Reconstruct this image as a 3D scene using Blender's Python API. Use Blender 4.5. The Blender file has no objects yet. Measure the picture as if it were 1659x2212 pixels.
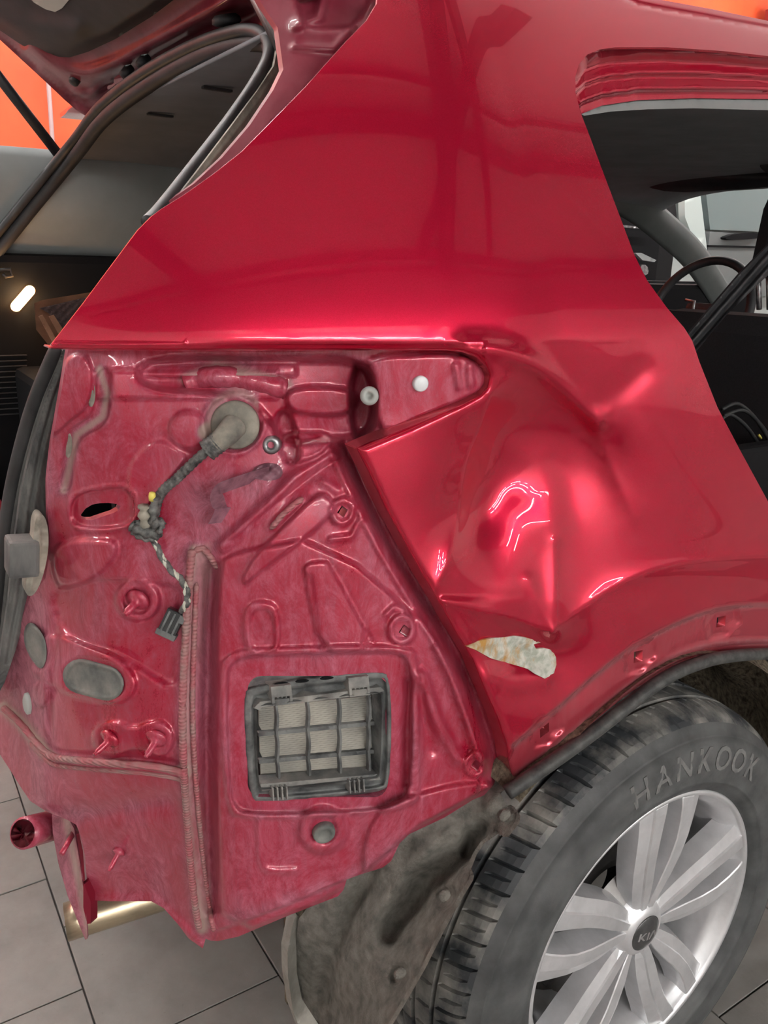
import bpy, bmesh, math, random
import numpy as np
from mathutils import Vector, Matrix
from mathutils.geometry import delaunay_2d_cdt
random.seed(4); rng = np.random.default_rng(4)
S = bpy.context.scene; COL = S.collection
# ------------------------------------------------------------------ camera
CAM = np.array([-0.9024140, -0.6138565, 1.3388384]); YAW, PITCH, ROLL, FOC = 0.5756956, 0.2919876, 0.0268, 1751.29
FW = np.array([math.sin(YAW)*math.cos(PITCH), math.cos(YAW)*math.cos(PITCH), -math.sin(PITCH)])
R0 = np.array([math.cos(YAW), -math.sin(YAW), 0.]); U0 = np.cross(R0, FW)
RT = math.cos(ROLL)*R0+math.sin(ROLL)*U0; UP = -math.sin(ROLL)*R0+math.cos(ROLL)*U0
cd = bpy.data.cameras.new('camera'); cam = bpy.data.objects.new('camera', cd); COL.objects.link(cam)
cd.sensor_fit = 'HORIZONTAL'; cd.sensor_width = 36; cd.lens = 36*FOC/1659; cd.clip_start = .02; cd.clip_end = 100
cam.matrix_world = Matrix(((RT[0], UP[0], -FW[0], CAM[0]), (RT[1], UP[1], -FW[1], CAM[1]), (RT[2], UP[2], -FW[2], CAM[2]), (0, 0, 0, 1)))
S.camera = cam
# ------------------------------------------------------------------ world, light, exposure
S.view_settings.view_transform = 'Standard'; S.view_settings.look = 'None'
S.view_settings.gamma = 1; S.view_settings.use_curve_mapping = False
S.view_settings.exposure = 0.42
TUBE_POWER = 95.0
w = bpy.data.worlds.new('world'); S.world = w; w.use_nodes = True
w.node_tree.nodes['Background'].inputs[0].default_value = (.75, .8, .85, 1)
w.node_tree.nodes['Background'].inputs[1].default_value = .35

# ------------------------------------------------------------------ maths helpers
def rays(px, py):
    px = np.asarray(px, float)[..., None]; py = np.asarray(py, float)[..., None]
    return FW+((px-829.5)*RT-(py-1106)*UP)/FOC
def UY(px, py, Y):
    d = rays(px, py); t = (np.asarray(Y, float)-CAM[1])/d[..., 1]; return CAM+t[..., None]*d
def UX(px, py, X):
    d = rays(px, py); t = (np.asarray(X, float)-CAM[0])/d[..., 0]; return CAM+t[..., None]*d
def UZ(px, py, Z):
    d = rays(px, py); t = (np.asarray(Z, float)-CAM[2])/d[..., 2]; return CAM+t[..., None]*d
def UPL(px, py, p0, n):
    d = rays(px, py); p0 = np.array(p0, float); n = np.array(n, float); t = ((p0-CAM)@n)/(d@n); return CAM+t[..., None]*d
def S_side(x, z):                       # undamaged body side, y as a function of x and z
    y = 0.80*np.maximum(0, -0.30-x)**2
    h = z-1.27
    kw = .014+.056*sm((x+.42)/.14); hp = .5*(h+np.sqrt(h*h+kw*kw)); y = y+0.30*hp+0.55*hp*hp+.09*np.minimum(h, 0)**2
    return y
def Y_side(px, py):
    Y = np.full(np.shape(px), .1)
    for _ in range(14):
        P = UY(px, py, Y); Y = .5*Y+.5*np.clip(S_side(np.clip(P[..., 0], -.95, 2), np.clip(P[..., 2], .2, 1.74)), -.1, .6)
    return Y
def tps(ctrl, k=1e-6):
    c = np.array(ctrl, float); X = c[:, :2]/1000; v = c[:, 2]; n = len(c)
    def ker(d2): return np.where(d2 > 0, d2*np.log(d2+1e-12), 0)
    D = ((X[:, None]-X[None])**2).sum(-1); A = np.zeros((n+3, n+3)); A[:n, :n] = ker(D)+k*np.eye(n)
    A[:n, n] = 1; A[:n, n+1:] = X; A[n, :n] = 1; A[n+1:, :n] = X.T
    s = np.linalg.solve(A, np.r_[v, 0, 0, 0])
    def f(px, py):
        q = np.stack([np.asarray(px, float).ravel(), np.asarray(py, float).ravel()], -1)/1000
        d = ((q[:, None]-X[None])**2).sum(-1)
        return (ker(d)@s[:n]+s[n]+q@s[n+1:]).reshape(np.shape(px))
    return f
def dline(px, py, pl, closed=False):
    pl = np.array(pl, float); m = len(pl) if closed else len(pl)-1
    best = np.full(np.shape(px), 1e9)
    for i in range(m):
        a = pl[i]; b = pl[(i+1) % len(pl)]; ab = b-a; L = ab@ab+1e-9
        t = np.clip(((px-a[0])*ab[0]+(py-a[1])*ab[1])/L, 0, 1)
        best = np.minimum(best, np.hypot(px-a[0]-t*ab[0], py-a[1]-t*ab[1]))
    return best
def inside(px, py, pl):
    pl = np.array(pl, float); r = np.zeros(np.shape(px), bool)
    for i in range(len(pl)):
        x1, y1 = pl[i]; x2, y2 = pl[i-1]
        if y1 == y2: continue
        c = ((y1 > py) != (y2 > py)) & (px < (x2-x1)*(py-y1)/(y2-y1)+x1); r ^= c
    return r
def sdf(px, py, pl):
    d = dline(px, py, pl, True); return np.where(inside(px, py, pl), -d, d)
def sm(t): t = np.clip(t, 0, 1); return t*t*(3-2*t)
def ridge(px, py, pl, wd, h): return h*np.exp(-(dline(px, py, pl)/wd)**2)
def crease(px, py, pl, wd, h): return h*np.exp(-np.sqrt((dline(px, py, pl)/wd)**2+.006))
def plateau(px, py, pl, wd, h): return h*sm(.5-sdf(px, py, pl)/wd)
def ell(cx, cy, rx, ry, a=0, n=28):
    t = np.linspace(0, 2*np.pi, n, endpoint=False); a = math.radians(a); c, s = math.cos(a), math.sin(a)
    return [(cx+rx*math.cos(u)*c-ry*math.sin(u)*s, cy+rx*math.cos(u)*s+ry*math.sin(u)*c) for u in t]
def rrect(x0, y0, x1, y1, r, n=5):
    o = []
    for cx, cy, a in ((x1-r, y0+r, -90), (x1-r, y1-r, 0), (x0+r, y1-r, 90), (x0+r, y0+r, 180)):
        for k in range(n+1): t = math.radians(a+90*k/n); o.append((cx+r*math.cos(t), cy+r*math.sin(t)))
    return o
def resample(pl, step, closed=True):
    pl = [np.array(p, float) for p in pl]; o = []; m = len(pl) if closed else len(pl)-1
    for i in range(m):
        a, b = pl[i], pl[(i+1) % len(pl)]; L = np.linalg.norm(b-a); n = max(1, int(round(L/step)))
        for k in range(n): o.append(a+(b-a)*k/n)
    if not closed: o.append(pl[-1])
    return np.array(o)
def smooth(pl, closed=False, it=2):       # Chaikin corner cutting
    pl = [np.array(p, float) for p in pl]
    for _ in range(it):
        o = [] if closed else [pl[0]]; m = len(pl) if closed else len(pl)-1
        for i in range(m):
            a, b = pl[i], pl[(i+1) % len(pl)]; o += [a*.75+b*.25, a*.25+b*.75]
        if not closed: o.append(pl[-1])
        pl = o
    return [tuple(p) for p in pl]
# ------------------------------------------------------------------ object helpers
def link(o, parent=None):
    COL.objects.link(o)
    if parent is not None:
        o.parent = parent; o.matrix_parent_inverse = Matrix.Translation(-world_loc(parent))
    return o
def world_loc(o):
    v = Vector((0, 0, 0)); 
    while o is not None:
        v = v+o.location+o.matrix_parent_inverse.translation; o = o.parent
    return v
def mesh_obj(name, V, F, mat, parent=None, smoothed=True):
    me = bpy.data.meshes.new(name); me.from_pydata([tuple(map(float, v)) for v in V], [], [tuple(map(int, f)) for f in F]); me.validate()
    me.materials.append(mat)
    if smoothed: me.polygons.foreach_set('use_smooth', [True]*len(me.polygons))
    me.update(); return link(bpy.data.objects.new(name, me), parent)
def bm_obj(name, bm, mat, parent=None, smoothed=False):
    me = bpy.data.meshes.new(name); bmesh.ops.recalc_face_normals(bm, faces=bm.faces); bm.to_mesh(me); bm.free()
    me.materials.append(mat)
    if smoothed: me.polygons.foreach_set('use_smooth', [True]*len(me.polygons))
    return link(bpy.data.objects.new(name, me), parent)
def thing(name, label, cat, loc=(0, 0, 0), group=None):
    o = bpy.data.objects.new(name, None); COL.objects.link(o); o.location = loc; o.empty_display_size = .05
    o['label'] = label; o['category'] = cat
    if group: o['group'] = group
    return o
def tag(o, label, cat, group=None):
    o['label'] = label; o['category'] = cat
    if group: o['group'] = group
    return o
def add_box(bm, c, s, rot=None, bev=0.0):
    g = bmesh.ops.create_cube(bm, size=1); vs = g['verts']
    M = Matrix.Translation(c) @ ((rot if rot is not None else Matrix.Identity(3)).to_4x4()) @ Matrix.Diagonal((*s, 1))
    bmesh.ops.transform(bm, matrix=M, verts=vs)
    if bev: bmesh.ops.bevel(bm, geom=[e for e in bm.edges if all(v in vs for v in e.verts)], offset=bev, segments=2, affect='EDGES', profile=.6)
def box(name, c, s, mat, parent=None, bev=0.0, rot=None):
    bm = bmesh.new(); add_box(bm, c, s, rot, bev); return bm_obj(name, bm, mat, parent)
def frame_of(t):
    t = Vector(t).normalized(); a = Vector((0, 0, 1)) if abs(t.z) < .9 else Vector((1, 0, 0))
    n = a.cross(t).normalized(); return t, n, t.cross(n)
def tube_vf(P, r, seg=10, flat=1.0, up=None, caps=True, twist=None):
    P = [Vector(p) for p in P]; n = len(P); r = r if hasattr(r, '__len__') else [r]*n; V = []; F = []
    prev = None
    for i, p in enumerate(P):
        t = (P[min(i+1, n-1)]-P[max(i-1, 0)]).normalized()
        if prev is None: _, a, b = frame_of(t) if up is None else (t, Vector(up).cross(t).normalized(), t.cross(Vector(up).cross(t).normalized()))
        else:
            a = (prev-t*prev.dot(t)).normalized(); b = t.cross(a)
        prev = a
        for k in range(seg):
            u = 2*math.pi*k/seg; V.append(p+a*(math.cos(u)*r[i])+b*(math.sin(u)*r[i]*flat))
    for i in range(n-1):
        for k in range(seg): F.append((i*seg+k, i*seg+(k+1) % seg, (i+1)*seg+(k+1) % seg, (i+1)*seg+k))
    if caps: F.append(tuple(range(seg))[::-1]); F.append(tuple((n-1)*seg+k for k in range(seg)))
    return V, F
def tube(name, P, r, mat, parent=None, seg=10, flat=1.0, up=None):
    V, F = tube_vf(P, r, seg, flat, up); return mesh_obj(name, V, F, mat, parent)
def curve3(P, n=8):                     # Catmull-Rom through 3D points
    P = [np.array(p, float) for p in P]; o = []
    for i in range(len(P)-1):
        p0 = P[max(i-1, 0)]; p1 = P[i]; p2 = P[i+1]; p3 = P[min(i+2, len(P)-1)]
        for k in range(n):
            t = k/n; o.append(.5*((2*p1)+(-p0+p2)*t+(2*p0-5*p1+4*p2-p3)*t*t+(-p0+3*p1-3*p2+p3)*t**3))
    o.append(P[-1]); return o
def lathe(name, prof, mat, c=(0, 0, 0), axis=(0, 1, 0), seg=32, parent=None, sharp=False, scale2=1.0, cap=True):
    t, a, b = frame_of(axis); c = Vector(c); V = []; F = []
    for (r, h) in prof:
        for k in range(seg):
            u = 2*math.pi*k/seg; V.append(c+t*h+a*(r*math.cos(u))+b*(r*math.sin(u)*scale2))
    for i in range(len(prof)-1):
        for k in range(seg): F.append((i*seg+k, i*seg+(k+1) % seg, (i+1)*seg+(k+1) % seg, (i+1)*seg+k))
    if cap: F.append(tuple(range(seg))[::-1]); F.append(tuple((len(prof)-1)*seg+k for k in range(seg)))
    o = mesh_obj(name, V, F, mat, parent)
    if sharp: 
        for p in o.data.polygons: p.use_smooth = False
    return o
def sheet(name, outline, fn, step, mat, parent=None, holes=(), thick=(0, .006, 0), dust=None, rings=(), bstep=None):
    """A pressed metal (or felt, trim) sheet: outline and relief, every vertex put at its real depth by fn(px,py)->xyz."""
    loops = [resample(outline, bstep or step)]+[resample(h, min(step, 3)) for h in holes]
    pts = []; cons = []
    for lp in loops:
        n0 = len(pts); pts += [tuple(p) for p in lp]; cons += [(n0+i, n0+(i+1) % len(lp)) for i in range(len(lp))]
    nb = len(pts); lpxy = [np.array(l) for l in loops]
    lim = max(rings) if rings else 0
    for rd in rings:
        l = lpxy[0]; nx = np.roll(l, -1, 0)-np.roll(l, 1, 0); nrm = np.stack([-nx[:, 1], nx[:, 0]], -1); nrm /= np.linalg.norm(nrm, axis=1)[:, None]+1e-9
        for sg in (1, -1):
            q = l+nrm*rd*sg; d = sdf(q[:, 0], q[:, 1], outline); ok = (d < -rd*.9)
            pts += [tuple(p) for p in q[ok]]
    x0, y0 = lpxy[0].min(0); x1, y1 = lpxy[0].max(0)
    gx, gy = np.meshgrid(np.arange(x0+step*.37, x1, step), np.arange(y0+step*.41, y1, step)); gx = gx.ravel(); gy = gy.ravel()
    s = sdf(gx, gy, outline); ok = s < -max(step*.55, lim+step*.5)
    for h in holes: ok &= sdf(gx, gy, h) > step*.5
    pts += list(zip(gx[ok], gy[ok]))
    r = delaunay_2d_cdt([Vector((float(a), float(b))) for a, b in pts], cons, [], 0, 1e-5)
    V2 = np.array([tuple(v) for v in r[0]]); T = np.array([t for t in r[2] if len(t) == 3]); cen = V2[T].mean(1)
    ok = inside(cen[:, 0], cen[:, 1], outline)
    for h in holes: ok &= ~inside(cen[:, 0], cen[:, 1], h)
    T = T[ok]; P = fn(V2[:, 0], V2[:, 1])
    # make normals face the camera side
    a, b, c = P[T[0][0]], P[T[0][1]], P[T[0][2]]
    if np.cross(b-a, c-a)@(CAM-a) < 0: T = T[:, ::-1]
    V = P; F = T.tolist(); nv = len(V)
    if thick is not None:
        TH = thick(V2[:, 0], V2[:, 1]) if callable(thick) else np.tile(np.array(thick, float), (len(P), 1))
        from collections import Counter
        cnt = Counter(); 
        for t in F:
            for i in range(3): cnt[(t[i], t[(i+1) % 3])] += 1
        be = [e for e in cnt if (e[1], e[0]) not in cnt]
        used = {}; ex = []
        def g(i, k):
            if (i, k) not in used: used[(i, k)] = nv+len(ex); ex.append(P[i]+(TH[i] if k else 0))
            return used[(i, k)]
        for a, b in be: F.append((g(b, 0), g(a, 0), g(a, 1), g(b, 1)))
        V = np.vstack([P, np.array(ex)])
    o = mesh_obj(name, V, F, mat, parent)
    if dust is not None:
        d = np.clip(dust(V2[:, 0], V2[:, 1]), 0, 1); d = np.r_[d, np.full(len(V)-nv, .4)]
        at = o.data.attributes.new('dust', 'FLOAT', 'POINT'); at.data.foreach_set('value', d.astype(np.float32))
    return o
# ------------------------------------------------------------------ materials
def mat(name, col, rough=.5, metal=0., coat=0., spec=.5, emit=None, es=0., alpha=1., trans=0.):
    m = bpy.data.materials.new(name); m.use_nodes = True; b = m.node_tree.nodes['Principled BSDF']
    b.inputs['Base Color'].default_value = (*col, 1); b.inputs['Roughness'].default_value = rough; b.inputs['Metallic'].default_value = metal
    b.inputs['Coat Weight'].default_value = coat; b.inputs['Coat Roughness'].default_value = .03; b.inputs['Specular IOR Level'].default_value = spec
    if emit: b.inputs['Emission Color'].default_value = (*emit, 1); b.inputs['Emission Strength'].default_value = es
    if trans: b.inputs['Transmission Weight'].default_value = trans
    return m
class NT:
    def __init__(s, m): s.m = m; s.t = m.node_tree; s.b = s.t.nodes['Principled BSDF']
    def n(s, ty, **kw):
        x = s.t.nodes.new(ty)
        for k, v in kw.items(): setattr(x, k, v)
        return x
    def l(s, a, b): s.t.links.new(a, b)
    def noise(s, scale, detail=3, rough=.5, st=(1, 1, 1), dist=0.):
        c = s.n('ShaderNodeTexCoord'); mp = s.n('ShaderNodeMapping'); mp.inputs['Scale'].default_value = st; s.l(c.outputs['Object'], mp.inputs[0])
        x = s.n('ShaderNodeTexNoise'); x.inputs['Scale'].default_value = scale; x.inputs['Detail'].default_value = detail; x.inputs['Roughness'].default_value = rough
        x.inputs['Distortion'].default_value = dist; s.l(mp.outputs[0], x.inputs['Vector']); return x.outputs['Fac']
    def ramp(s, f, a, b, ca=(0, 0, 0, 1), cb=(1, 1, 1, 1)):
        x = s.n('ShaderNodeValToRGB'); x.color_ramp.elements[0].position = a; x.color_ramp.elements[1].position = b
        x.color_ramp.elements[0].color = ca; x.color_ramp.elements[1].color = cb; s.l(f, x.inputs[0]); return x.outputs[0]
    def math(s, op, a, b=None, clamp=False):
        x = s.n('ShaderNodeMath', operation=op, use_clamp=clamp)
        for i, v in enumerate((a, b)):
            if v is None: continue
            if isinstance(v, (int, float)): x.inputs[i].default_value = v
            else: s.l(v, x.inputs[i])
        return x.outputs[0]
    def mix(s, f, a, b):
        x = s.n('ShaderNodeMix', data_type='RGBA')
        for k, v in ((0, f), (6, a), (7, b)):
            if isinstance(v, (int, float)): x.inputs[k].default_value = v
            elif isinstance(v, tuple): x.inputs[k].default_value = (*v, 1) if len(v) == 3 else v
            else: s.l(v, x.inputs[k])
        return x.outputs[2]
    def bump(s, f, d, strength=.5):
        x = s.n('ShaderNodeBump'); x.inputs['Strength'].default_value = strength; x.inputs['Distance'].default_value = d
        s.l(f, x.inputs['Height']); s.l(x.outputs[0], s.b.inputs['Normal']); return x.outputs[0]
def mottled(name, c1, c2, scale, rough=.7, st=(1, 1, 1), bump=0., bd=.002, a=.35, b=.65, detail=6, metal=0., coat=0., spec=.5, bscale=None):
    m = mat(name, c1, rough, metal, coat, spec=spec); k = NT(m); f = k.noise(scale, detail, .6, st)
    k.l(k.mix(k.ramp(f, a, b), c1, c2), k.b.inputs['Base Color'])
    if bump: k.bump(k.noise(bscale or scale*3, 6, .7, st), bd, bump)
    return m
# glossy crimson metallic lacquer
RED = (.40, .0035, .026)
M_paint = mat('crimson_lacquer', RED, .34, .62, 1.0, .12); k = NT(M_paint)
fl = k.noise(2600, 2, .5); k.l(k.mix(k.ramp(fl, .35, .7), (.45, .0030, .025), (.62, .013, .058)), k.b.inputs['Base Color'])
sc = k.noise(60, 4, .7, (1, 1, .25)); k.b.inputs['Roughness'].default_value = .27
def dusty(name, amount, base=(.36, .004, .028)):
    m = mat(name, base, .4, .3, .6, .25); k = NT(m)
    at = k.n('ShaderNodeAttribute', attribute_name='dust'); big = k.noise(7, 6, .7, (1, 1, .55), 1.2); streak = k.noise(34, 5, .75, (1, 1, .05)); fine = k.noise(420, 3, .7); fib = k.noise(150, 2, .5, (1, 1, 1), 6.); scr = k.noise(24, 6, .8, (1, 1, .5), 4.)
    f = k.math('ADD', k.math('MULTIPLY', big, .9), k.math('MULTIPLY', streak, .6)); f = k.math('ADD', f, k.math('MULTIPLY', fine, .25)); f = k.math('ADD', f, k.math('MULTIPLY', scr, .35))
    f = k.math('SUBTRACT', f, 1.0-amount); f = k.math('MULTIPLY', f, 1.9, True); f = k.math('ADD', f, k.math('MULTIPLY', at.outputs['Fac'], .8), True)
    sp = k.ramp(fib, .66, .71); f2 = k.math('ADD', f, k.math('MULTIPLY', sp, .25), True)
    dustc = k.mix(k.ramp(at.outputs['Fac'], .5, 1.0), k.mix(k.ramp(scr, .38, .62), (.15, .055, .08), (.42, .15, .21)), (.32, .275, .235))
    k.l(k.mix(k.math('MULTIPLY', f2, .85), k.mix(k.ramp(big, .3, .7), base, (.48, .011, .050)), dustc), k.b.inputs['Base Color'])
    k.l(k.math('ADD', k.math('MULTIPLY', f2, .35), .24), k.b.inputs['Roughness'])
    k.l(k.math('SUBTRACT', 1.0, k.math('MULTIPLY', f2, .75), True), k.b.inputs['Coat Weight']); k.b.inputs['Coat Roughness'].default_value = .05
    k.l(k.math('SUBTRACT', .35, k.math('MULTIPLY', f2, .35), True), k.b.inputs['Metallic'])
    k.bump(k.math('ADD', fib, k.math('MULTIPLY', fine, .6)), .0006, .2)
    return m
M_dusty = dusty('dusty_crimson_lacquer', .16)
M_dustier = dusty('grimy_crimson_lacquer', .25)
M_deep = mat('shaded_crimson', (.17, .004, .018), .45, .2, .25, .3)  # crimson copy darkened to stand in for shade inside the body
M_deep2 = mottled('shaded_crimson_grimed', (.15, .004, .018), (.22, .035, .055), 14, .5, st=(1, 1, .6), coat=.3, spec=.3)  # shade of gutter and tailgate underside put into the colour, plus grime
M_seal_s = mottled('painted_seam_sealer', (.36, .08, .10), (.30, .18, .17), 40, .62, bump=.5, bd=.001)
k = NT(M_seal_s); c = k.n('ShaderNodeTexCoord'); wv = k.n('ShaderNodeTexWave', bands_direction='Z'); wv.inputs['Scale'].default_value = 75; wv.inputs['Distortion'].default_value = 1.5
k.l(c.outputs['Object'], wv.inputs['Vector']); k.bump(wv.outputs['Fac'], .0012, .7)
M_rubber = mottled('black_rubber', (.012, .013, .014), (.035, .035, .036), 30, .5, st=(1, 1, .3))
M_rubber_d = mottled('dusty_grey_rubber', (.045, .047, .048), (.14, .138, .13), 26, .7, st=(1, 1, .35), bump=.5, bd=.001)
M_plug = mottled('dusty_rubber_plug', (.085, .095, .09), (.20, .20, .18), 35, .65)
M_tan = mottled('dust_caked_rubber', (.10, .097, .085), (.33, .30, .245), 25, .8, bump=.4, bd=.001)
M_tape = mottled('black_loom_tape', (.022, .023, .024), (.17, .17, .16), 110, .5, bump=.8, bd=.001)
M_plastic = mottled('dirty_black_plastic', (.035, .038, .04), (.17, .175, .17), 38, .5, bump=.3, bd=.0008)
M_plastic_d = mottled('dust_coated_black_plastic', (.10, .105, .105), (.27, .26, .24), 30, .7, bump=.3, bd=.0008)
M_flap = mottled('dust_filmed_vent_rubber', (.19, .185, .17), (.38, .36, .31), 14, .8, st=(1, 1, .4))
M_black = mat('black_interior_trim', (.005, .005, .006), .8, spec=.15); M_black2 = mottled('charcoal_moulding', (.010, .011, .013), (.022, .022, .025), 20, .6)
M_seat = mottled('black_seat_cloth', (.006, .006, .008), (.013, .013, .016), 300, .9)
M_tape_w = mat('bare_cable', (.5, .5, .42), .5)
M_white = mat('white_plastic_cap', (.72, .76, .78), .4); M_whitey = mat('grey_white_nylon', (.36, .38, .36), .5)
M_head = mottled('grey_headliner_cloth', (.15, .16, .175), (.19, .20, .215), 8, .95)
M_apillar = mottled('dark_grey_pillar_moulding', (.05, .057, .056), (.07, .078, .076), 6, .7)
M_trim = mottled('grey_pillar_moulding', (.20, .215, .215), (.24, .255, .255), 6, .75)
M_felt = mottled('dusty_grey_liner_felt', (.15, .145, .13), (.37, .35, .31), 55, .97, bump=1., bd=.006, a=.28, b=.72, detail=10, bscale=260, spec=.2)
M_felt_b = mottled('brown_arch_felt', (.07, .055, .04), (.30, .25, .18), 90, .97, st=(1.6, 1.6, .5), bump=1., bd=.004, detail=10, bscale=300, spec=.2)
M_mud = mottled('dried_mud_grey_plastic', (.22, .21, .185), (.36, .345, .31), 20, .9, bump=.6, bd=.003, detail=8)
M_tyre = mottled('tyre_rubber', (.035, .037, .038), (.085, .088, .088), 18, .62, bump=.35, bd=.001, detail=8)
M_tread = mottled('scuffed_tread_rubber', (.028, .032, .036), (.34, .325, .295), 11, .5, bump=.5, bd=.001, a=.42, b=.70, detail=9)
M_letter = mottled('raised_tyre_lettering', (.10, .10, .10), (.16, .16, .155), 60, .75)
M_alloy = mottled('silver_alloy', (.58, .585, .60), (.72, .72, .74), 20, .36, metal=.55, coat=.25)
M_alloy_d = mottled('brake_dust_alloy', (.30, .29, .28), (.46, .45, .44), 16, .6, metal=.4)
M_cap = mottled('black_gloss_cap', (.02, .021, .022), (.06, .06, .06), 60, .3, coat=.4)
M_chrome = mat('chrome_lettering', (.8, .8, .82), .2, .9); M_steel = mottled('dull_steel', (.18, .18, .19), (.4, .4, .41), 60, .38, metal=.9)
M_iron = mottled('rusty_brake_iron', (.02, .018, .018), (.07, .062, .055), 40, .45, metal=.5)
M_bare = mottled('torn_filler_grey', (.36, .38, .33), (.52, .53, .47), 40, .75, bump=.7, bd=.002)
k = NT(M_bare); f = k.noise(34, 5, .7, (1, 1, .4)); k.l(k.mix(k.ramp(f, .50, .66), k.mix(k.ramp(k.noise(90, 4), .4, .6), (.34, .36, .30), (.55, .56, .50)), (.42, .22, .05)), k.b.inputs['Base Color'])
M_bracket = mottled('grimy_mauve_steel', (.13, .05, .07), (.30, .14, .18), 60, .55, coat=.2)
M_archseal = mottled('dusty_black_edge_rubber', (.018, .019, .02), (.07, .07, .066), 60, .6)
M_bronze = mottled('heat_tinted_exhaust_steel', (.30, .25, .18), (.62, .52, .36), 6, .32, metal=.9, st=(1, 4, 4))
M_tile = mottled('grey_floor_tile', (.215, .205, .195), (.285, .272, .258), 9, .62, bump=.25, bd=.001, detail=9, a=.3, b=.7, bscale=120)
k = NT(M_tile); sp = k.ramp(k.noise(170, 3, .8), .68, .74); big = k.noise(3.1, 4)
k.l(k.mix(k.math('MULTIPLY', sp, .6), k.mix(k.ramp(k.noise(9, 9, .65), .3, .72), k.mix(big, (.17, .165, .158), (.25, .24, .225)), (.30, .288, .27)), (.09, .085, .08)), k.b.inputs['Base Color'])
M_grout = mottled('dark_grout', (.05, .047, .044), (.09, .085, .08), 30, .9)
M_orange = mottled('orange_painted_wall', (.47, .045, .008), (.64, .075, .014), 1.6, .7, bump=.15, bd=.003, detail=8)
M_wallgrey = mottled('grey_painted_wall', (.22, .195, .185), (.27, .245, .23), 3, .75, detail=6)
M_ceil = mottled('pale_garage_ceiling', (.72, .72, .72), (.78, .78, .78), 2, .9)
M_wallwhite = mottled('pale_garage_wall', (.66, .65, .63), (.72, .71, .69), 2, .8)
M_beam = mat('dark_steel_beam', (.05, .05, .055), .6); M_maroon = mat('dark_red_beam', (.16, .008, .004), .7)
M_block = mottled('grey_reflection_block', (.13, .13, .14), (.18, .18, .19), 2, .6)
M_tube = mat('lit_lamp_tube', (1, 1, 1), .4, emit=(1., .98, .95), es=TUBE_POWER); M_housing = mat('lamp_housing', (.7, .7, .7), .5)
M_bulb = mat('lit_cargo_lamp', (1, .7, .4), .4, emit=(1, .46, .16), es=16); M_bulb2 = mat('lit_cargo_lamp_core', (1, .8, .5), .4, emit=(1, .82, .5), es=40)
M_card = mottled('brown_carton', (.16, .07, .035), (.24, .11, .06), 20, .8)
M_net = mottled('black_knit_net', (.05, .03, .03), (.10, .06, .055), 200, .9)
M_pipe = mat('grey_conduit', (.34, .24, .24), .5); M_glass = mat('tinted_glass', (.14, .18, .18), .12, spec=.8)
M_yellow = mat('yellow_mark', (.7, .6, .12), .5); M_blue = mat('blue_mark', (.05, .3, .7), .5)

# ------------------------------------------------------------------ the setting
def struct(name, bm, m): o = bm_obj(name, bm, m); o['kind'] = 'structure'; return o
def slab(name, c, s, m): bm = bmesh.new(); add_box(bm, c, s); return struct(name, bm, m)
floor = slab('floor', (1.5, -3.1, -.03), (13, 13.8, .05), M_grout)
tb = bmesh.new(); add_box(tb, (0, 0, -.004), (.330, .3365, .012), None, .0015); tme = bpy.data.meshes.new('floor_tile'); tb.to_mesh(tme); tb.free(); tme.materials.append(M_tile)
for i in range(-4, 10):
    x = -.5335+.3335*i
    for j in range(-3, 8):
        y = .385+.34*j+(-.17 if i % 2 else 0)+ (.163 if False else 0)
        y = .385-.008+.34*j+(0 if i % 2 == 0 else .165)
        o = bpy.data.objects.new('floor_tile', tme); link(o, floor); o.location = Vector((x, y, random.uniform(-.0006, .0006)))
        o.rotation_euler = (0, 0, random.uniform(-.002, .002))
outer = bmesh.new(); add_box(outer, (-4.0, -3.1, -.0045), (3.2, 13.6, .005)); add_box(outer, (5.7, -3.1, -.0045), (5.6, 13.6, .005)); add_box(outer, (0.2, -5.4, -.0045), (5.2, 9.0, .005)); add_box(outer, (.2, 3.1, -.0045), (5.2, .5, .005))
o = bm_obj('far_paving', outer, M_tile, floor)
slab('ceiling', (1.5, -3.1, 3.45), (13, 13.8, .1), M_ceil)
slab('wall_back', (1.5, 3.75, .85), (13, .1, 1.70), M_wallgrey)
slab('wall_back', (1.5, 3.75, 2.55), (13, .1, 1.70), M_orange)
slab('wall_front', (1.5, -10, 1.7), (13, .1, 3.4), M_wallwhite)
slab('wall_left', (-5.0, -3.1, 1.7), (.1, 13.8, 3.4), M_wallwhite)
slab('wall_right', (8.0, -3.1, 1.7), (.1, 13.8, 3.4), M_wallwhite)
for q, (x, lab) in enumerate(((-2.6, 'rear of the red car'), (.6, 'over the red car'), (3.4, 'before the red car'))):
    b = box('ceiling_beam', (x, -3.1, 3.30), (.14, 13.6, .2), M_beam); tag(b, 'dark steel ceiling beam crossing the garage '+lab, 'beam', 'ceiling beams')
tag(box('ceiling_beam', (5.2, .8, 3.05), (.3, 5.6, .35), M_maroon), 'dark red ceiling beam showing over the car roof', 'beam')
for q, (a, b, wd, lab) in enumerate((((-5, -.62), (8, -.62), .05, 'thin, nearest the red car'), ((-5, -.98), (8, -.98), .13, 'broad, nearest the red car'), ((-5, -2.35), (8, -2.35), .05, 'in the middle of the garage'), ((1.15, .1), (.25, -2.3), .09, 'slanting across the others'), ((1.6, -2.3), (.7, .4), .07, 'slanting the other way'))):
    d_ = Vector((b[0]-a[0], b[1]-a[1], 0)); c_ = Vector(((a[0]+b[0])/2, (a[1]+b[1])/2, 3.34))
    tag(box('roof_truss', tuple(c_), (d_.length, wd, .08), M_beam, None, 0, Matrix.Rotation(math.atan2(d_.y, d_.x), 3, 'Z')), 'dark roof truss member, '+lab, 'beam')
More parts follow.
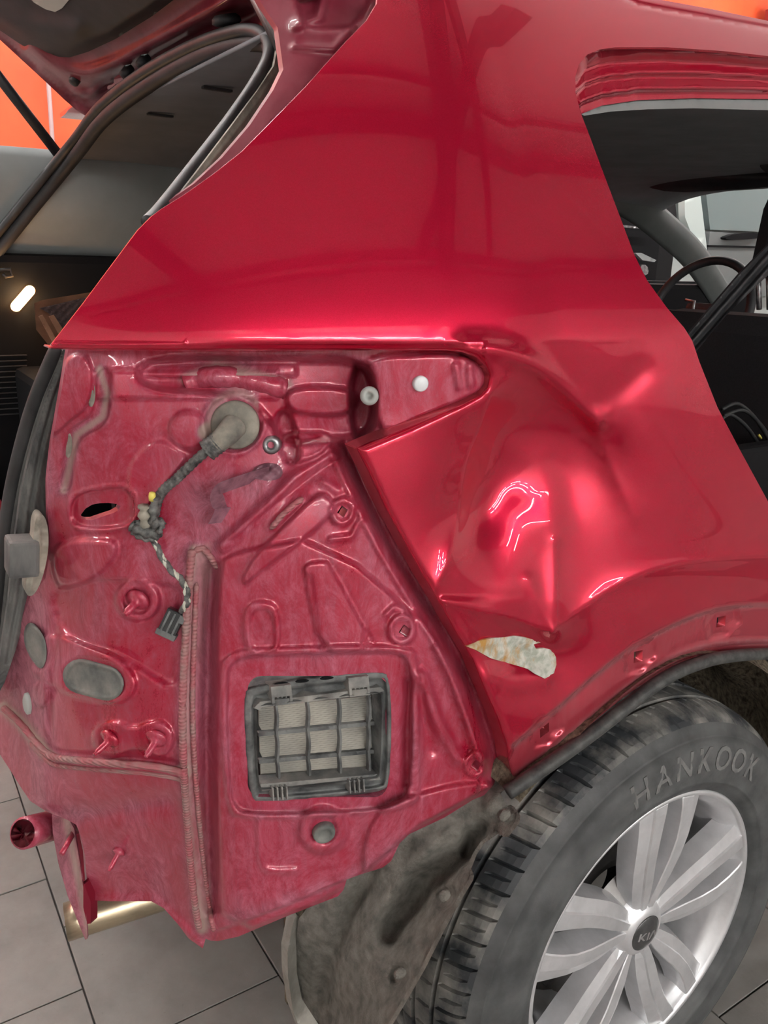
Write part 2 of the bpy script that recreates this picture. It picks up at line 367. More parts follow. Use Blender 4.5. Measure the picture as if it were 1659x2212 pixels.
tag(box('reflection_block', (1.5, -3.15, 3.22), (12.6, 1.15, .30), M_block, None, .03), 'unseen grey block added along the garage ceiling to darken the paint reflection', 'block')  # unseen box, put in to darken a band of the paint's reflection
for y in (-8.6, -6.8, -5.2, 1.5, 2.9):
    for x in (-3.2, -1.7, -.2, 1.3, 2.8, 4.6, 6.2):
        if y in (-5.2, -6.8) and x > 4: continue
        t = thing('ceiling_lamp', 'long white tube lamp fixed under the garage ceiling', 'lamp', (x, y, 3.06), 'ceiling tube lamps')
        box('lamp_housing', (x, y, 3.09), (1.3, .06, .04), M_housing, t, .005)
        for e in (-.5, .5): box('lamp_hanger', (x+e, y, 3.25), (.01, .01, .30), M_housing, t)
        lathe('lamp_tube', [(.019, -.6), (.019, .6)], M_tube, (x, y, 3.045), (1, 0, 0), 10, t)
pp = UY(105, 185, 3.62); pq = UY(115, 330, 3.62)
tag(tube('conduit_pipe', [tuple(pp+np.array((-.02, 0, .8))), tuple(pp), tuple(pq), tuple(pq-np.array((-.03, 0, 1.2)))], .010, M_pipe), 'thin grey conduit pipe running down the orange wall', 'pipe')
# ------------------------------------------------------------------ the car
car = thing('car', 'crimson SUV with bumper and tail lamp removed, dented rear quarter and raised tailgate', 'car', (.9, .95, 0))
OUT = [(104, 752), (128, 722), (180, 655), (236, 580), (298, 497), (327, 468), (348, 452), (398, 421), (460, 377), (522, 328), (562, 288), (612, 237), (662, 186), (702, 141), (748, 90), (792, 45), (814, 8), (818, -40),
       (1100, -48), (1330, -22), (1430, 0), (1540, 20), (1659, 45), (1760, 66), (1760, 128), (1659, 121), (1560, 110), (1440, 102), (1330, 102), (1295, 107), (1268, 118), (1250, 140), (1243, 165), (1243, 200), (1255, 245), (1276, 300), (1302, 370), (1340, 470), (1370, 550), (1398, 606), (1440, 664), (1478, 708), (1496, 737), (1511, 782), (1550, 880), (1600, 975), (1659, 1083), (1770, 1270),
       (1770, 1400), (1659, 1400), (1599, 1404), (1548, 1413), (1498, 1426), (1464, 1438), (1414, 1465), (1380, 1483), (1341, 1511), (1275, 1565), (1199, 1634), (1149, 1670), (1118, 1690), (1108, 1690), (1098, 1655), (1093, 1613), (1073, 1553), (1042, 1482), (1020, 1425), (1007, 1404), (980, 1362), (955, 1315), (908, 1236), (834, 1102), (800, 1030), (769, 967),
       (805, 952), (900, 914), (1000, 872), (1038, 852), (1052, 836), (1057, 812), (1048, 792), (1028, 772), (1000, 761), (960, 757), (700, 757), (400, 757), (200, 756), (112, 754)]
dents = tps([(x, 690, 0) for x in (600, 900, 1100, 1300, 1480)]+[(x, 735, 0) for x in (800, 1000, 1150, 1280, 1480)]+
    [(1530, 840, 0), (1600, 975, 0), (1659, 1090, 0), (1770, 1250, 0), (1520, 1100, .0), (1600, 1200, 0), (1659, 1300, 0), (1500, 1330, 0), (1400, 1385, 0), (1300, 1450, 0), (1200, 1530, 0), (1110, 1640, 0),
     (790, 965, 0), (860, 1110, 0), (920, 1220, .000), (1004, 1395, 0), (1040, 1470, 0), (1080, 1560, 0), (900, 930, 0), (1000, 890, .002), (930, 1060, .004), (1000, 1010, .016), (960, 1180, .006), (990, 1110, .020),
     (1080, 800, .000), (1110, 850, .012), (1110, 900, .026), (1120, 945, .036), (1040, 960, .024), (1060, 1030, .037), (1130, 1020, .036), (1040, 1110, .033), (1110, 1100, .026), (1170, 1100, .027), (1100, 1180, .018), (1160, 1180, .018), (1050, 1230, .012), (1000, 1240, .004), (1150, 1260, .010), (1100, 1300, .003), (1195, 1345, .004), (980, 1290, .001),
     (1200, 930, .030), (1210, 1010, .033), (1230, 1100, .024), (1240, 1200, .014), (1230, 1290, .006), (1260, 920, .024), (1290, 890, .012), (1340, 850, .005), (1300, 980, .024), (1340, 1060, .015), (1310, 1130, .015), (1300, 1220, .009), (1370, 1180, .006), (1400, 1110, .006), (1390, 1020, .006), (1370, 930, .003), (1440, 940, 0), (1430, 800, 0), (1370, 800, .002),
     (1190, 1410, .014), (1110, 1400, .016), (1050, 1395, .010), (1020, 1350, .004), (1080, 1470, .006), (1150, 1480, .006), (1110, 1530, -.001), (1250, 1390, .006), (1330, 1320, .001)], 1e-5)
K1 = smooth([(1056, 852), (1040, 920), (1010, 985), (996, 1060), (986, 1140), (965, 1220), (936, 1275)])
K2 = smooth([(958, 1298), (1050, 1318), (1130, 1342), (1195, 1364)], it=1)
K3 = smooth([(1195, 1364), (1250, 1318), (1330, 1262), (1430, 1222), (1560, 1206), (1700, 1200)], it=1)
ARC = smooth([(1108, 1612), (1180, 1552), (1275, 1468), (1350, 1408), (1430, 1362), (1520, 1322), (1600, 1308), (1700, 1306), (1780, 1310)])
LIPA = smooth([(1100, 1685), (1200, 1612), (1280, 1545), (1380, 1462), (1460, 1415), (1540, 1390), (1650, 1384), (1780, 1386)])
SMP = [(0, 0, .16)]+[(24, k*math.pi/3, .08) for k in range(6)]+[(46, (k+.5)*math.pi/3, .06) for k in range(6)]
def off_outer(px, py):
    dd = sum(dents(px+r_*math.cos(a_), py+r_*math.sin(a_))*w_ for r_, a_, w_ in SMP)
    o = 1.6*dd*sm((py-700)/60)*sm((1640-px)/120)*(py < 1700)
    o = np.where(py > 740, o, 0)
    o = o+crease(px, py, K1, 26, -.006)+crease(px, py, K2, 20, -.007)*sm((py-1280)/20)+crease(px, py, K3, 30, -.006)+crease(px, py, [(1195, 1364), (1197, 1280), (1196, 1170)], 22, -.005)
    o = o+crease(px, py, [(1195, 1364), (1160, 1300), (1142, 1250)], 14, -.003)
    o = o+ridge(px, py, smooth([(1010, 752), (1060, 750), (1110, 765), (1170, 795), (1230, 850), (1290, 905)]), 24, -.008)
    o = o+crease(px, py, smooth([(1287, 900), (1300, 960), (1330, 1030), (1374, 1115)]), 34, -.005)+ridge(px, py, [(1120, 968), (1160, 990), (1184, 1060), (1190, 1120)], 40, -.005)
    o = o+ridge(px, py, [(1290, 880), (1340, 840), (1385, 800)], 30, .003)
    o = o+ridge(px, py, [(1060, 1462), (1110, 1470), (1170, 1462)], 30, -.006)
    # shoulder line and the roof edge groove
    o = o+.004*sm((py-738)/10)*sm((820-py)/60)*(px < 1045)
    o = o+ridge(px, py, [(1340, -12), (1380, 8), (1500, 30), (1659, 60), (1780, 82)], 3.5, .003)
    # wheel arch flange: stepped in below the arch line
    s = sdf(px, py, ARC+[(1780, 1800), (1050, 1800)])
    o = o+.006*sm(.5-s/9)+ridge(px, py, LIPA, 6, -.0025)+crease(px, py, LIPA, 5, .001)
    for hx, hy in ((1558, 1343), (1380, 1418), (1177, 1577)):
        sl = .42 if hx < 1500 else .2
        o = o+plateau(px, py, [(hx-32, hy-6+32*sl), (hx-12, hy-26), (hx+30, hy-26-20*sl), (hx+40, hy+12-30*sl), (hx+10, hy+32-6*sl), (hx-24, hy+34+10*sl)], 6, .003)
        o = o+ridge(px, py, [(hx+18, hy+16), (hx+30, hy+10)], 7, -.003)
    # rolled hem along the cut edges
    d = np.clip(-sdf(px, py, OUT), 0, 20); q = 1-d/20; o = o+.009*(1-np.sqrt(np.clip(1-q*q, 0, 1)))*(px < 1250)*(py > 742)
    return o
HOLES = [[(1549, 1330+4), (1568, 1330), (1566, 1352), (1547, 1356)], [(1370, 1408), (1388, 1404), (1388, 1428), (1369, 1432)], [(1166, 1576), (1186, 1560), (1186, 1580), (1167, 1594)]]
def side_fn(offf): return lambda px, py: UY(px, py, Y_side(px, py)+offf(px, py))
def dust_outer(px, py):
    s = sdf(px, py, ARC+[(1780, 1800), (1050, 1800)])
    d = .26*sm(.5-s/6)+.75*np.exp(-(dline(px, py, ARC)/5)**2)+.5*np.exp(-(dline(px, py, LIPA)/6)**2)
    return d
quarter = sheet('quarter_panel', OUT, side_fn(off_outer), 6, None or M_paint, car, HOLES, lambda px, py: np.stack([0*px, np.where((py < 748) & (px < 1240), .0025, np.where(px > 1240, .012, .022)), 0*px], -1), dust_outer, (2, 4, 6.5, 9.5, 13, 17), 4.5)
# paint of the quarter panel takes the road dirt of its arch lip
k = NT(M_paint); bc = k.b.inputs['Base Color'].links[0].from_socket; at = k.n('ShaderNodeAttribute', attribute_name='dust'); nz = k.noise(90, 4, .7, (1, 1, .2))
f = k.math('MULTIPLY', at.outputs['Fac'], k.math('ADD', nz, .45), True)
k.l(k.mix(f, bc, (.52, .22, .24)), k.b.inputs['Base Color']); k.l(k.math('SUBTRACT', 1.0, f, True), k.b.inputs['Coat Weight'])

# rear door aperture: stepped frame between the panel and the window opening
APE = [(1243, 150), (1262, 116), (1295, 104), (1330, 99), (1440, 99), (1560, 107), (1659, 118), (1770, 128), (1770, 222), (1659, 214), (1500, 212), (1380, 216), (1300, 228), (1256, 246), (1243, 205)]
def ape(px, py):
    top = np.interp(px, [1243, 1262, 1295, 1330, 1440, 1560, 1659, 1770], [150, 118, 106, 101, 101, 109, 120, 130])
    bot = np.interp(px, [1250, 1300, 1380, 1500, 1659, 1770], [246, 228, 216, 212, 214, 222]); v = (py-top)/np.maximum(bot-top, 20)
    y = np.interp(v, [0, .27, .34, .50, .56, .80, .86, 1.0], [.012, .052, .055, .060, .074, .082, .098, .106])
    return UY(px, py, Y_side(px, py)+y)
sheet('door_frame', APE, ape, 5, M_paint, car, (), (0, .03, .02))
sheet('door_frame_trim', [(1254, 246), (1300, 228), (1380, 216), (1500, 212), (1659, 214), (1770, 222), (1770, 246), (1659, 238), (1500, 234), (1400, 236), (1320, 241), (1262, 250)],
      lambda px, py: UY(px, py, Y_side(px, py)+.112), 8, M_trim, car, (), (0, .02, .01))

# ---------------- inner rear panel behind lamp and bumper
INN = [(150, 740), (700, 735), (1000, 735), (1055, 755), (1080, 800), (1075, 850), (1030, 880), (900, 935), (815, 985), (880, 1110), (950, 1235), (1010, 1345), (1060, 1430), (1100, 1530), (1135, 1650), (1112, 1700),
       (1083, 1703), (1023, 1727), (960, 1766), (884, 1802), (863, 1822), (845, 1860), (827, 1874), (776, 1890), (749, 1900), (742, 1922), (730, 1936), (620, 1979), (515, 2023), (470, 2033), (456, 2032), (444, 2028), (438, 2049), (407, 2027), (384, 1996), (354, 1962), (327, 1947), (238, 1947), (204, 1945),
       (189, 1930), (188, 1903), (184, 1850), (175, 1807), (165, 1782), (142, 1769), (100, 1753), (65, 1730), (42, 1696), (23, 1665), (0, 1630), (-70, 1560), (-70, 1440), (0, 1476), (14, 1450), (34, 1400), (50, 1330), (66, 1288), (98, 1250), (108, 1190), (104, 1120), (103, 1040), (112, 960), (130, 860)]
offi = tps([(170, 760, .035), (300, 760, .045), (450, 760, .05), (700, 760, .045), (900, 760, .035), (1050, 780, .03), (200, 850, .035), (400, 850, .035), (600, 850, .035), (150, 1000, .055), (300, 1000, .035), (500, 1000, .03), (700, 950, .045), (740, 1050, .025),
    (110, 1150, .09), (250, 1150, .04), (400, 1150, .03), (600, 1150, .015), (800, 1150, .022), (120, 1300, .10), (75, 1300, .13), (250, 1300, .035), (400, 1300, .02), (550, 1300, .012), (750, 1300, .015), (900, 1300, .022),
    (40, 1450, .17), (0, 1470, .20), (110, 1450, .10), (250, 1450, .03), (400, 1450, .012), (550, 1450, .01), (850, 1450, .012), (1000, 1450, .025), (-40, 1520, .25), (0, 1600, .20), (60, 1650, .15), (120, 1650, .09), (250, 1650, .02), (400, 1650, .0), (550, 1650, .0), (850, 1650, .008), (1050, 1620, .022),
    (110, 1740, .10), (250, 1760, .045), (380, 1760, .02), (550, 1800, 0), (850, 1780, .01), (200, 1900, .10), (330, 1930, .07), (420, 1990, .03), (500, 1950, 0), (700, 1880, .006)], 1e-5)
OVB = smooth([(120, 1370), (190, 1395), (255, 1420), (292, 1458), (295, 1492), (268, 1520), (215, 1518), (150, 1500), (105, 1482), (60, 1450), (60, 1380)], True, 2)
VREC = smooth([(488, 1452), (510, 1425), (560, 1415), (820, 1408), (868, 1412), (885, 1440), (892, 1520), (885, 1700), (868, 1735), (800, 1752), (540, 1760), (508, 1745), (495, 1700)], True, 2)
SEAMV = smooth([(416, 1186), (408, 1260), (400, 1400), (394, 1520), (396, 1640), (404, 1760), (414, 1880), (424, 1965), (432, 2005)])
SEAMR = [(442, 1196), (432, 1300), (424, 1420), (416, 1540), (416, 1640), (424, 1700), (430, 1800), (438, 1900), (444, 2010)]
SEAMH = smooth([(8, 1528), (45, 1560), (78, 1602), (108, 1634), (150, 1640), (250, 1648), (340, 1654), (396, 1668)])
CH = smooth([(748, 962), (790, 1060), (850, 1180), (930, 1310), (985, 1405), (1018, 1480), (1050, 1570), (1085, 1690)])
POCK = smooth([(790, 772), (960, 762), (1020, 772), (1052, 800), (1050, 838), (1000, 866), (900, 905), (830, 938), (812, 900), (812, 850), (806, 800)], True, 1)
def off_inner(px, py):
    o0 = offi(px, py); o = o0*1.0
    # channel beside the quarter panel: steep flange running down to the arch
    d = sdf(px, py, CH+[(1300, 1700), (1300, 900), (830, 900)])
    o = o+ridge(px, py, CH, 15, .016)
    o = o-.004*sm(1-np.abs(dline(px, py, [(a-34, b+8) for a, b in CH])/10))
    # tail lamp pocket and the deep well behind its rounded edge
    o = o+plateau(px, py, smooth([(300, 772), (640, 775), (780, 778), (806, 820), (808, 900), (790, 940), (720, 950), (610, 960), (580, 900), (500, 850), (300, 840)], True, 2), 22, .022)
    o = o+plateau(px, py, smooth([(758, 790), (800, 800), (812, 840), (812, 905), (800, 940), (760, 950)], True, 1), 14, .030)
    o = o-plateau(px, py, POCK, 12, .014)
    o = o-ridge(px, py, [(985, 790), (992, 835)], 8, .003)-ridge(px, py, [(1015, 790), (1016, 830)], 8, .003)
    o = o-plateau(px, py, smooth([(630, 835), (760, 838), (775, 870), (740, 900), (640, 895), (615, 870)], True, 2), 12, .010)
    o = o+plateau(px, py, smooth([(590, 900), (620, 880), (640, 930), (650, 1000), (610, 1000)], True, 2), 12, .016)
    o = o-plateau(px, py, smooth([(620, 935), (705, 935), (718, 955), (690, 985), (640, 1002), (608, 990), (606, 955)], True, 2), 9, .012)
    # upper ledge under the shoulder, sealer lump
    o = o-plateau(px, py, [(300, 790), (640, 786), (640, 812), (300, 815)], 6, .006)-plateau(px, py, [(200, 862), (600, 862), (600, 800), (200, 800)], 10, .004)
    # left edge steps along the tailgate seal
    o = o-plateau(px, py, smooth([(150, 760), (196, 775), (200, 830), (190, 880), (150, 910), (130, 930), (90, 960), (110, 850)], True, 2), 10, .008)
    o = o+plateau(px, py, smooth([(240, 845), (235, 900), (215, 925), (170, 945), (160, 1000), (155, 1060), (130, 1060), (140, 960), (150, 925), (190, 905), (205, 880), (208, 800), (240, 795)], True, 2), 9, .007)
    o = o-plateau(px, py, smooth([(350, 950), (400, 980), (395, 1000), (340, 1080), (300, 1120), (290, 1160), (270, 1010), (320, 960)], True, 2), 10, .003)
    o = o+crease(px, py, [(398, 988), (350, 1050), (300, 1110), (275, 1140)], 7, -.0035)
    # grommet seat
    o = o+plateau(px, py, ell(505, 915, 62, 60), 10, .005)-ridge(px, py, ell(505, 915, 66, 64)+[ell(505, 915, 66, 64)[0]], 5, .002)
    o = o-plateau(px, py, ell(408, 930, 44, 40, 20), 14, .005)
    # torn oval opening
    o = o+plateau(px, py, smooth([(165, 1065), (250, 1050), (285, 1062), (294, 1095), (285, 1125), (255, 1140), (160, 1140), (150, 1100)], True, 2), 9, .009)
    o = o-plateau(px, py, smooth([(150, 1062), (250, 1046), (290, 1058), (300, 1095), (290, 1130), (255, 1150), (160, 1150), (140, 1100)], True, 2), 6, .003)
    # bulge below it, and the big soft swage to its right
    o = o-plateau(px, py, smooth([(115, 1170), (240, 1162), (256, 1185), (235, 1225), (180, 1260), (130, 1275), (112, 1230)], True, 2), 16, .009)
    o = o+plateau(px, py, smooth([(110, 1278), (160, 1262), (240, 1250), (380, 1260), (400, 1300), (392, 1500), (300, 1440), (250, 1412), (160, 1385), (122, 1340)], True, 2), 16, .007)
    o = o-plateau(px, py, ell(297, 1296, 48, 46), 10, .006)+plateau(px, py, ell(297, 1298, 30, 28), 6, .007)
    o = o-plateau(px, py, OVB, 11, .008)+plateau(px, py, ell(202, 1468, 70, 46, 14), 6, .003)
    # stud bosses
    b2 = smooth([(196, 1590), (215, 1562), (250, 1556), (290, 1574), (315, 1560), (350, 1556), (374, 1580), (374, 1615), (350, 1638), (310, 1620), (275, 1620), (245, 1640), (210, 1630)], True, 2)
    o = o-plateau(px, py, b2, 8, .005)
    for cx, cy in ((238, 1598), (338, 1596)): o = o+plateau(px, py, ell(cx, cy, 20, 19), 4, .003)
    # left rear facing part
    o = o+ridge(px, py, [(122, 1330), (114, 1480), (106, 1640)], 7, .004)-plateau(px, py, ell(88, 1500, 16, 28), 8, .008)+plateau(px, py, ell(80, 1398, 30, 52, -12), 6, .003)
    o = o-ridge(px, py, SEAMH, 12, .004)+ridge(px, py, [(a, b-12) for a, b in SEAMH], 7, .005)
    o = o+ridge(px, py, smooth([(110, 1768), (200, 1762), (300, 1738), (360, 1728)]), 24, .008)
    o = o-ridge(px, py, [(200, 1945), (330, 1947), (384, 1996), (430, 2040)], 12, .006)
    # vertical seam with the folded channel to its right
    o = o-ridge(px, py, SEAMV, 13, .004)+ridge(px, py, [(456, 1230), (450, 1400), (446, 1600), (452, 1800), (458, 1960)], 15, .016)
    o = o-plateau(px, py, smooth([(470, 1215), (520, 1190), (700, 1160), (980, 1400), (1080, 1690), (880, 1800), (740, 1930), (480, 2030), (468, 1800), (466, 1500)], True, 1), 14, .008)
    # diagonal brace and ribs above the vent
    o = o-plateau(px, py, smooth([(555, 1240), (530, 1265), (524, 1244), (560, 1190), (620, 1130), (690, 1060), (720, 1080), (716, 1120)], True, 2), 10, .009)
    o = o-ridge(px, py, [(480, 1180), (560, 1110), (640, 1030), (710, 985)], 14, .008)-ridge(px, py, [(590, 1138), (625, 1105), (655, 1080)], 10, .004)
    o = o+crease(px, py, [(500, 1170), (600, 1085), (700, 1010), (745, 985)], 6, .004)
    o = o-plateau(px, py, smooth([(528, 1410), (524, 1330), (540, 1300), (590, 1300), (604, 1330), (608, 1410)], True, 2), 8, .005)+plateau(px, py, smooth([(542, 1410), (540, 1335), (552, 1316), (582, 1316), (592, 1340), (596, 1410)], True, 2), 7, .004)
    o = o-plateau(px, py, smooth([(655, 1232), (665, 1216), (700, 1212), (715, 1220), (812, 1405), (690, 1410)], True, 1), 8, .006)+ridge(px, py, [(668, 1250), (690, 1400)], 8, .003)
    o = o+crease(px, py, [(712, 1222), (760, 1310), (812, 1405)], 5, .003)
    for cx, cy, rr in ((740, 1105, 27), (868, 1360, 30), (1028, 1652, 26)):
        o = o-plateau(px, py, ell(cx, cy, rr, rr*1.15, 10), 8, .006)+plateau(px, py, ell(cx, cy, rr*.62, rr*.7, 10), 5, .003)
    o = o-ridge(px, py, [(715, 1165), (760, 1160), (775, 1128)], 7, .004)-ridge(px, py, [(832, 1330), (850, 1312), (870, 1318)], 6, .004)-ridge(px, py, [(700, 1040), (730, 1060)], 10, .003)
    # vent recess and frame swages
    o = o-plateau(px, py, smooth([(470, 1440), (500, 1408), (560, 1400), (880, 1392), (905, 1420), (912, 1700), (890, 1750), (520, 1775), (486, 1740)], True, 2), 9, .005)
    o = o+plateau(px, py, VREC, 9, .009)
    o = o+ridge(px, py, [(882, 1475), (878, 1560), (876, 1690)], 10, .007)-ridge(px, py, [(910, 1460), (945, 1560), (990, 1640)], 14, .007)+ridge(px, py, [(905, 1500), (930, 1620)], 16, .005)
    o = o-ridge(px, py, [(945, 1400), (985, 1490), (1040, 1640)], 10, .006)
    o = o-plateau(px, py, ell(698, 1793, 52, 50), 18, .007)+plateau(px, py, ell(698, 1793, 30, 30), 4, .003)
    o = o-ridge(px, py, smooth([(560, 1770), (562, 1860), (574, 1882), (640, 1880)]), 7, .003)
    o = o-plateau(px, py, smooth([(790, 1800), (830, 1740), (900, 1716), (1000, 1690), (1080, 1690), (1000, 1750), (880, 1810), (850, 1860), (780, 1900)], True, 2), 16, .007)
    o = o-ridge(px, py, [(828, 1750), (890, 1728)], 9, .003)
    o = o+.007*sm(.5-sdf(px, py, [(470, 2010), (620, 1955), (735, 1905), (800, 1880), (850, 1830), (900, 1785), (1080, 1690), (1200, 1800), (900, 2200), (400, 2200)])/7)
    return o0+(o-o0)*1.22
def dust_inner(px, py):
    d = .85*np.exp(-(dline(px, py, [(400, 820), (470, 800), (560, 815), (620, 830)])/22)**2)+.75*np.exp(-((np.hypot(px-510, py-905)-55)/20)**2)*(px < 560)+.9*np.exp(-(np.hypot(px-442, py-935)/20)**4)
    d = d+.9*np.exp(-(dline(px, py, [(215, 800), (232, 850), (222, 900), (165, 940), (150, 1010), (138, 1060)])/13)**2)
    d = d+.6*np.exp(-(dline(px, py, SEAMV)/14)**2)+.8*np.exp(-(dline(px, py, SEAMH)/12)**2)+.55*np.exp(-(dline(px, py, SEAMR)/22)**2)
    d = d+.45*np.exp(-(dline(px, py, [(460, 1160), (440, 1100), (470, 1040), (560, 1060)])/38)**2)+.55*sm((140-px)/50)+.25*sm((py-1700)/200)*sm((420-px)/60)+.35*np.exp(-((py-772)/22)**2)*(px < 820)
    d = d+.5*np.exp(-(dline(px, py, VREC, True)/10)**2)*.6+.3*np.exp(-(dline(px, py, [(456, 1230), (450, 1400), (446, 1600), (452, 1800), (458, 1990)])/16)**2)+.4*np.exp(-(dline(px, py, [(500, 1985), (620, 1945), (735, 1900), (850, 1840), (1090, 1700)])/14)**2)
    d = d+.3*np.exp(-(np.hypot(px-350, py-1200)/70)**2)+.45*np.exp(-(dline(px, py, [(110, 1768), (300, 1740), (360, 1728)])/16)**2)-.25*np.exp(-(dline(px, py, CH)/18)**2)
    return d
sq = lambda cx, cy, r: [(cx-r*.9, cy+r*.2), (cx-r*.1, cy-r), (cx+r*.9, cy-r*.3), (cx+r*.2, cy+r)]
IH = [sq(740, 1105, 13), sq(874, 1363, 14), sq(1028, 1653, 13), smooth([(170, 1118), (190, 1092), (225, 1085), (262, 1090), (255, 1105), (215, 1118), (195, 1125)], True, 1), rrect(535, 1460, 838, 1722, 30)]
inner = sheet('inner_rear_panel', INN, side_fn(off_inner), 4.6, M_dusty, car, IH, (0, .012, 0), dust_inner)

# torn edge of the dent
TORN = [(1007, 1396), (1035, 1384), (1063, 1379), (1112, 1374), (1134, 1377), (1150, 1381), (1168, 1388), (1153, 1392), (1158, 1402), (1176, 1400), (1193, 1404), (1201, 1420), (1202, 1436), (1196, 1456), (1177, 1466), (1156, 1456), (1140, 1445), (1124, 1440), (1085, 1429), (1060, 1422), (1042, 1412), (1028, 1404)]
def torn(px, py): return UY(px, py, Y_side(px, py)+off_outer(px, py)-.004+.0025*np.sin(px/11.)*np.cos(py/8.)+ridge(px, py, TORN+[TORN[0]], 5, .002))
sheet('torn_filler_edge', TORN, torn, 5, M_bare, car, (), (0, .003, 0))
# gutter between panel edge and tailgate seal
GUT = [(818, -40), (812, 8), (790, 48), (700, 145), (610, 240), (520, 332), (460, 380), (398, 425), (340, 462), (356, 440), (420, 396), (480, 340), (540, 270), (590, 195), (612, 150), (600, 60), (560, 0), (540, -40)]
def gut(px, py):
    o = .045+.03*sm((700-px+ (py-100)*-.3)/200)-ridge(px, py, [(635, 100), (720, 106), (760, 60)], 7, .006)+plateau(px, py, [(640, 0), (830, -40), (760, 60), (700, 62), (660, 60)], 12, .02)+ridge(px, py, [(770, 65), (790, 10), (792, -40)], 6, .006)
    o = o-ridge(px, py, [(640, 55), (690, 40), (700, -10)], 12, .012)
    return UY(px, py, Y_side(px, py)+o)
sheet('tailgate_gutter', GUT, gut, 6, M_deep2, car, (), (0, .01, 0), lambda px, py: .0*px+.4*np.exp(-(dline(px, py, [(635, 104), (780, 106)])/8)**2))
# ------------------------------------------------------------------ wheel
WC = np.array([0., 0., .37])
def revolve_y(name, prof, m, parent, seg=96, c=WC, disp=None, tw=0.):
    V = []; F = []
    for i, (r, y) in enumerate(prof):
        for k in range(seg):
            u = 2*math.pi*k/seg+tw*y; rr = r+(disp(i, y, k) if disp else 0)
            V.append((c[0]+rr*math.cos(u), c[1]+y, c[2]+rr*math.sin(u)))
    for i in range(len(prof)-1):
        for k in range(seg): F.append((i*seg+k, (i+1)*seg+k, (i+1)*seg+(k+1) % seg, i*seg+(k+1) % seg))
    return mesh_obj(name, V, F, m, parent)
rim = revolve_y('wheel', [(.232, .030), (.243, .012), (.2435, .004), (.241, .000), (.236, .001), (.232, .006), (.229, .012), (.222, .018), (.216, .030), (.214, .05), (.208, .06), (.208, .21), (.243, .225)], M_alloy, car, 128)
# tyre: sidewall, bead line, shoulder blocks with sipes, circumferential grooves
side = [(.2415, .006), (.246, -.002), (.256, -.008), (.262, -.0095), (.2635, -.0120), (.265, -.0095), (.285, -.0125), (.305, -.0120), (.320, -.0085), (.333, -.003), (.3340, -.0042), (.3355, -.0012), (.343, .004)]
NB = 62; SG = 12
def treadp():
    p = [(.350, .010), (.3555, .016), (.3600, .0235), (.3632, .032), (.3655, .042), (.3668, .050), (.3672, .055), (.3605, .0565), (.3600, .062), (.3680, .0635)]
    for y in (.072, .082, .090): p.append((.3690, y))
    p += [(.3692, .0955), (.3612, .097), (.361, .105), (.3695, .1065)]
    for y in (.115, .123): p.append((.3698, y))
    p += [(.3695, .1295), (.3612, .131), (.361, .139), (.3692, .1405), (.368, .165), (.3675, .178), (.3605, .1795), (.3605, .185), (.367, .1865), (.3655, .197), (.360, .212), (.350, .225)]
    return p
revolve_y('tyre', side+[(.350, .010)], M_tyre, rim, 160)
def sipe(i, y, k):
    a = k % SG
    if y < .012: return 0
    if y < .054: return -.007 if a == 0 else (-.004 if a == 6 and .020 < y < .050 else 0)
    if .064 < y < .092: return -.003 if a in (3,) else 0
    if .10 < y < .13: return -.003 if a in (7,) else 0
    return 0
tt = revolve_y('tyre_tread', treadp(), M_tread, rim, NB*SG, disp=sipe, tw=.75)
tt.data.polygons.foreach_set('use_smooth', [False]*len(tt.data.polygons))
revolve_y('tyre_inner_side', [(.350, .225), (.335, .236), (.29, .238), (.243, .226)], M_tyre, rim, 96)
# spokes: five pairs, each spoke a raised bar with a bevelled face
def spoke(ac, sgn):
    ac = math.radians(ac)
    rs = [.034, .060, .095, .130, .165, .195, .220, .233, .2385]; off = [.010, .0170, .0265, .0350, .0400, .0415, .0420, .0425, .0425]
    wid = [.018, .031, .039, .041, .043, .047, .053, .058, .060]; top = [.012, .009, .005, .002, .000, .000, .001, .0025, .006]
    V = []; F = []
    for r, o, wd, t in zip(rs, off, wid, top):
        # across: inner side (towards pair centre) to outer side; asymmetrical ridge
        pr_ = [(-wd*.58, .040), (-wd*.50, t+.012), (-wd*.46, t+.0015), (-wd*.42, t), (wd*.02, t), (wd*.06, t+.003), (wd*.46, t+.0085), (wd*.56, .040)]
        for q, y in pr_:
            tx = sgn*(o+q); rr = math.sqrt(max(r*r-tx*tx, 1e-6)) if r > .05 else r
            V.append((WC[0]+rr*math.cos(ac)-tx*math.sin(ac), WC[1]+y, WC[2]+rr*math.sin(ac)+tx*math.cos(ac)))
    n = 8
    for i in range(len(rs)-1):
        for j in range(n-1):
            f = (i*n+j, i*n+j+1, (i+1)*n+j+1, (i+1)*n+j); F.append(f if sgn > 0 else f[::-1])
    F.append(tuple(range(n))); F.append(tuple((len(rs)-1)*n+j for j in range(n)))
    o = mesh_obj('spoke', V, F, M_alloy, rim, False); 
    return o
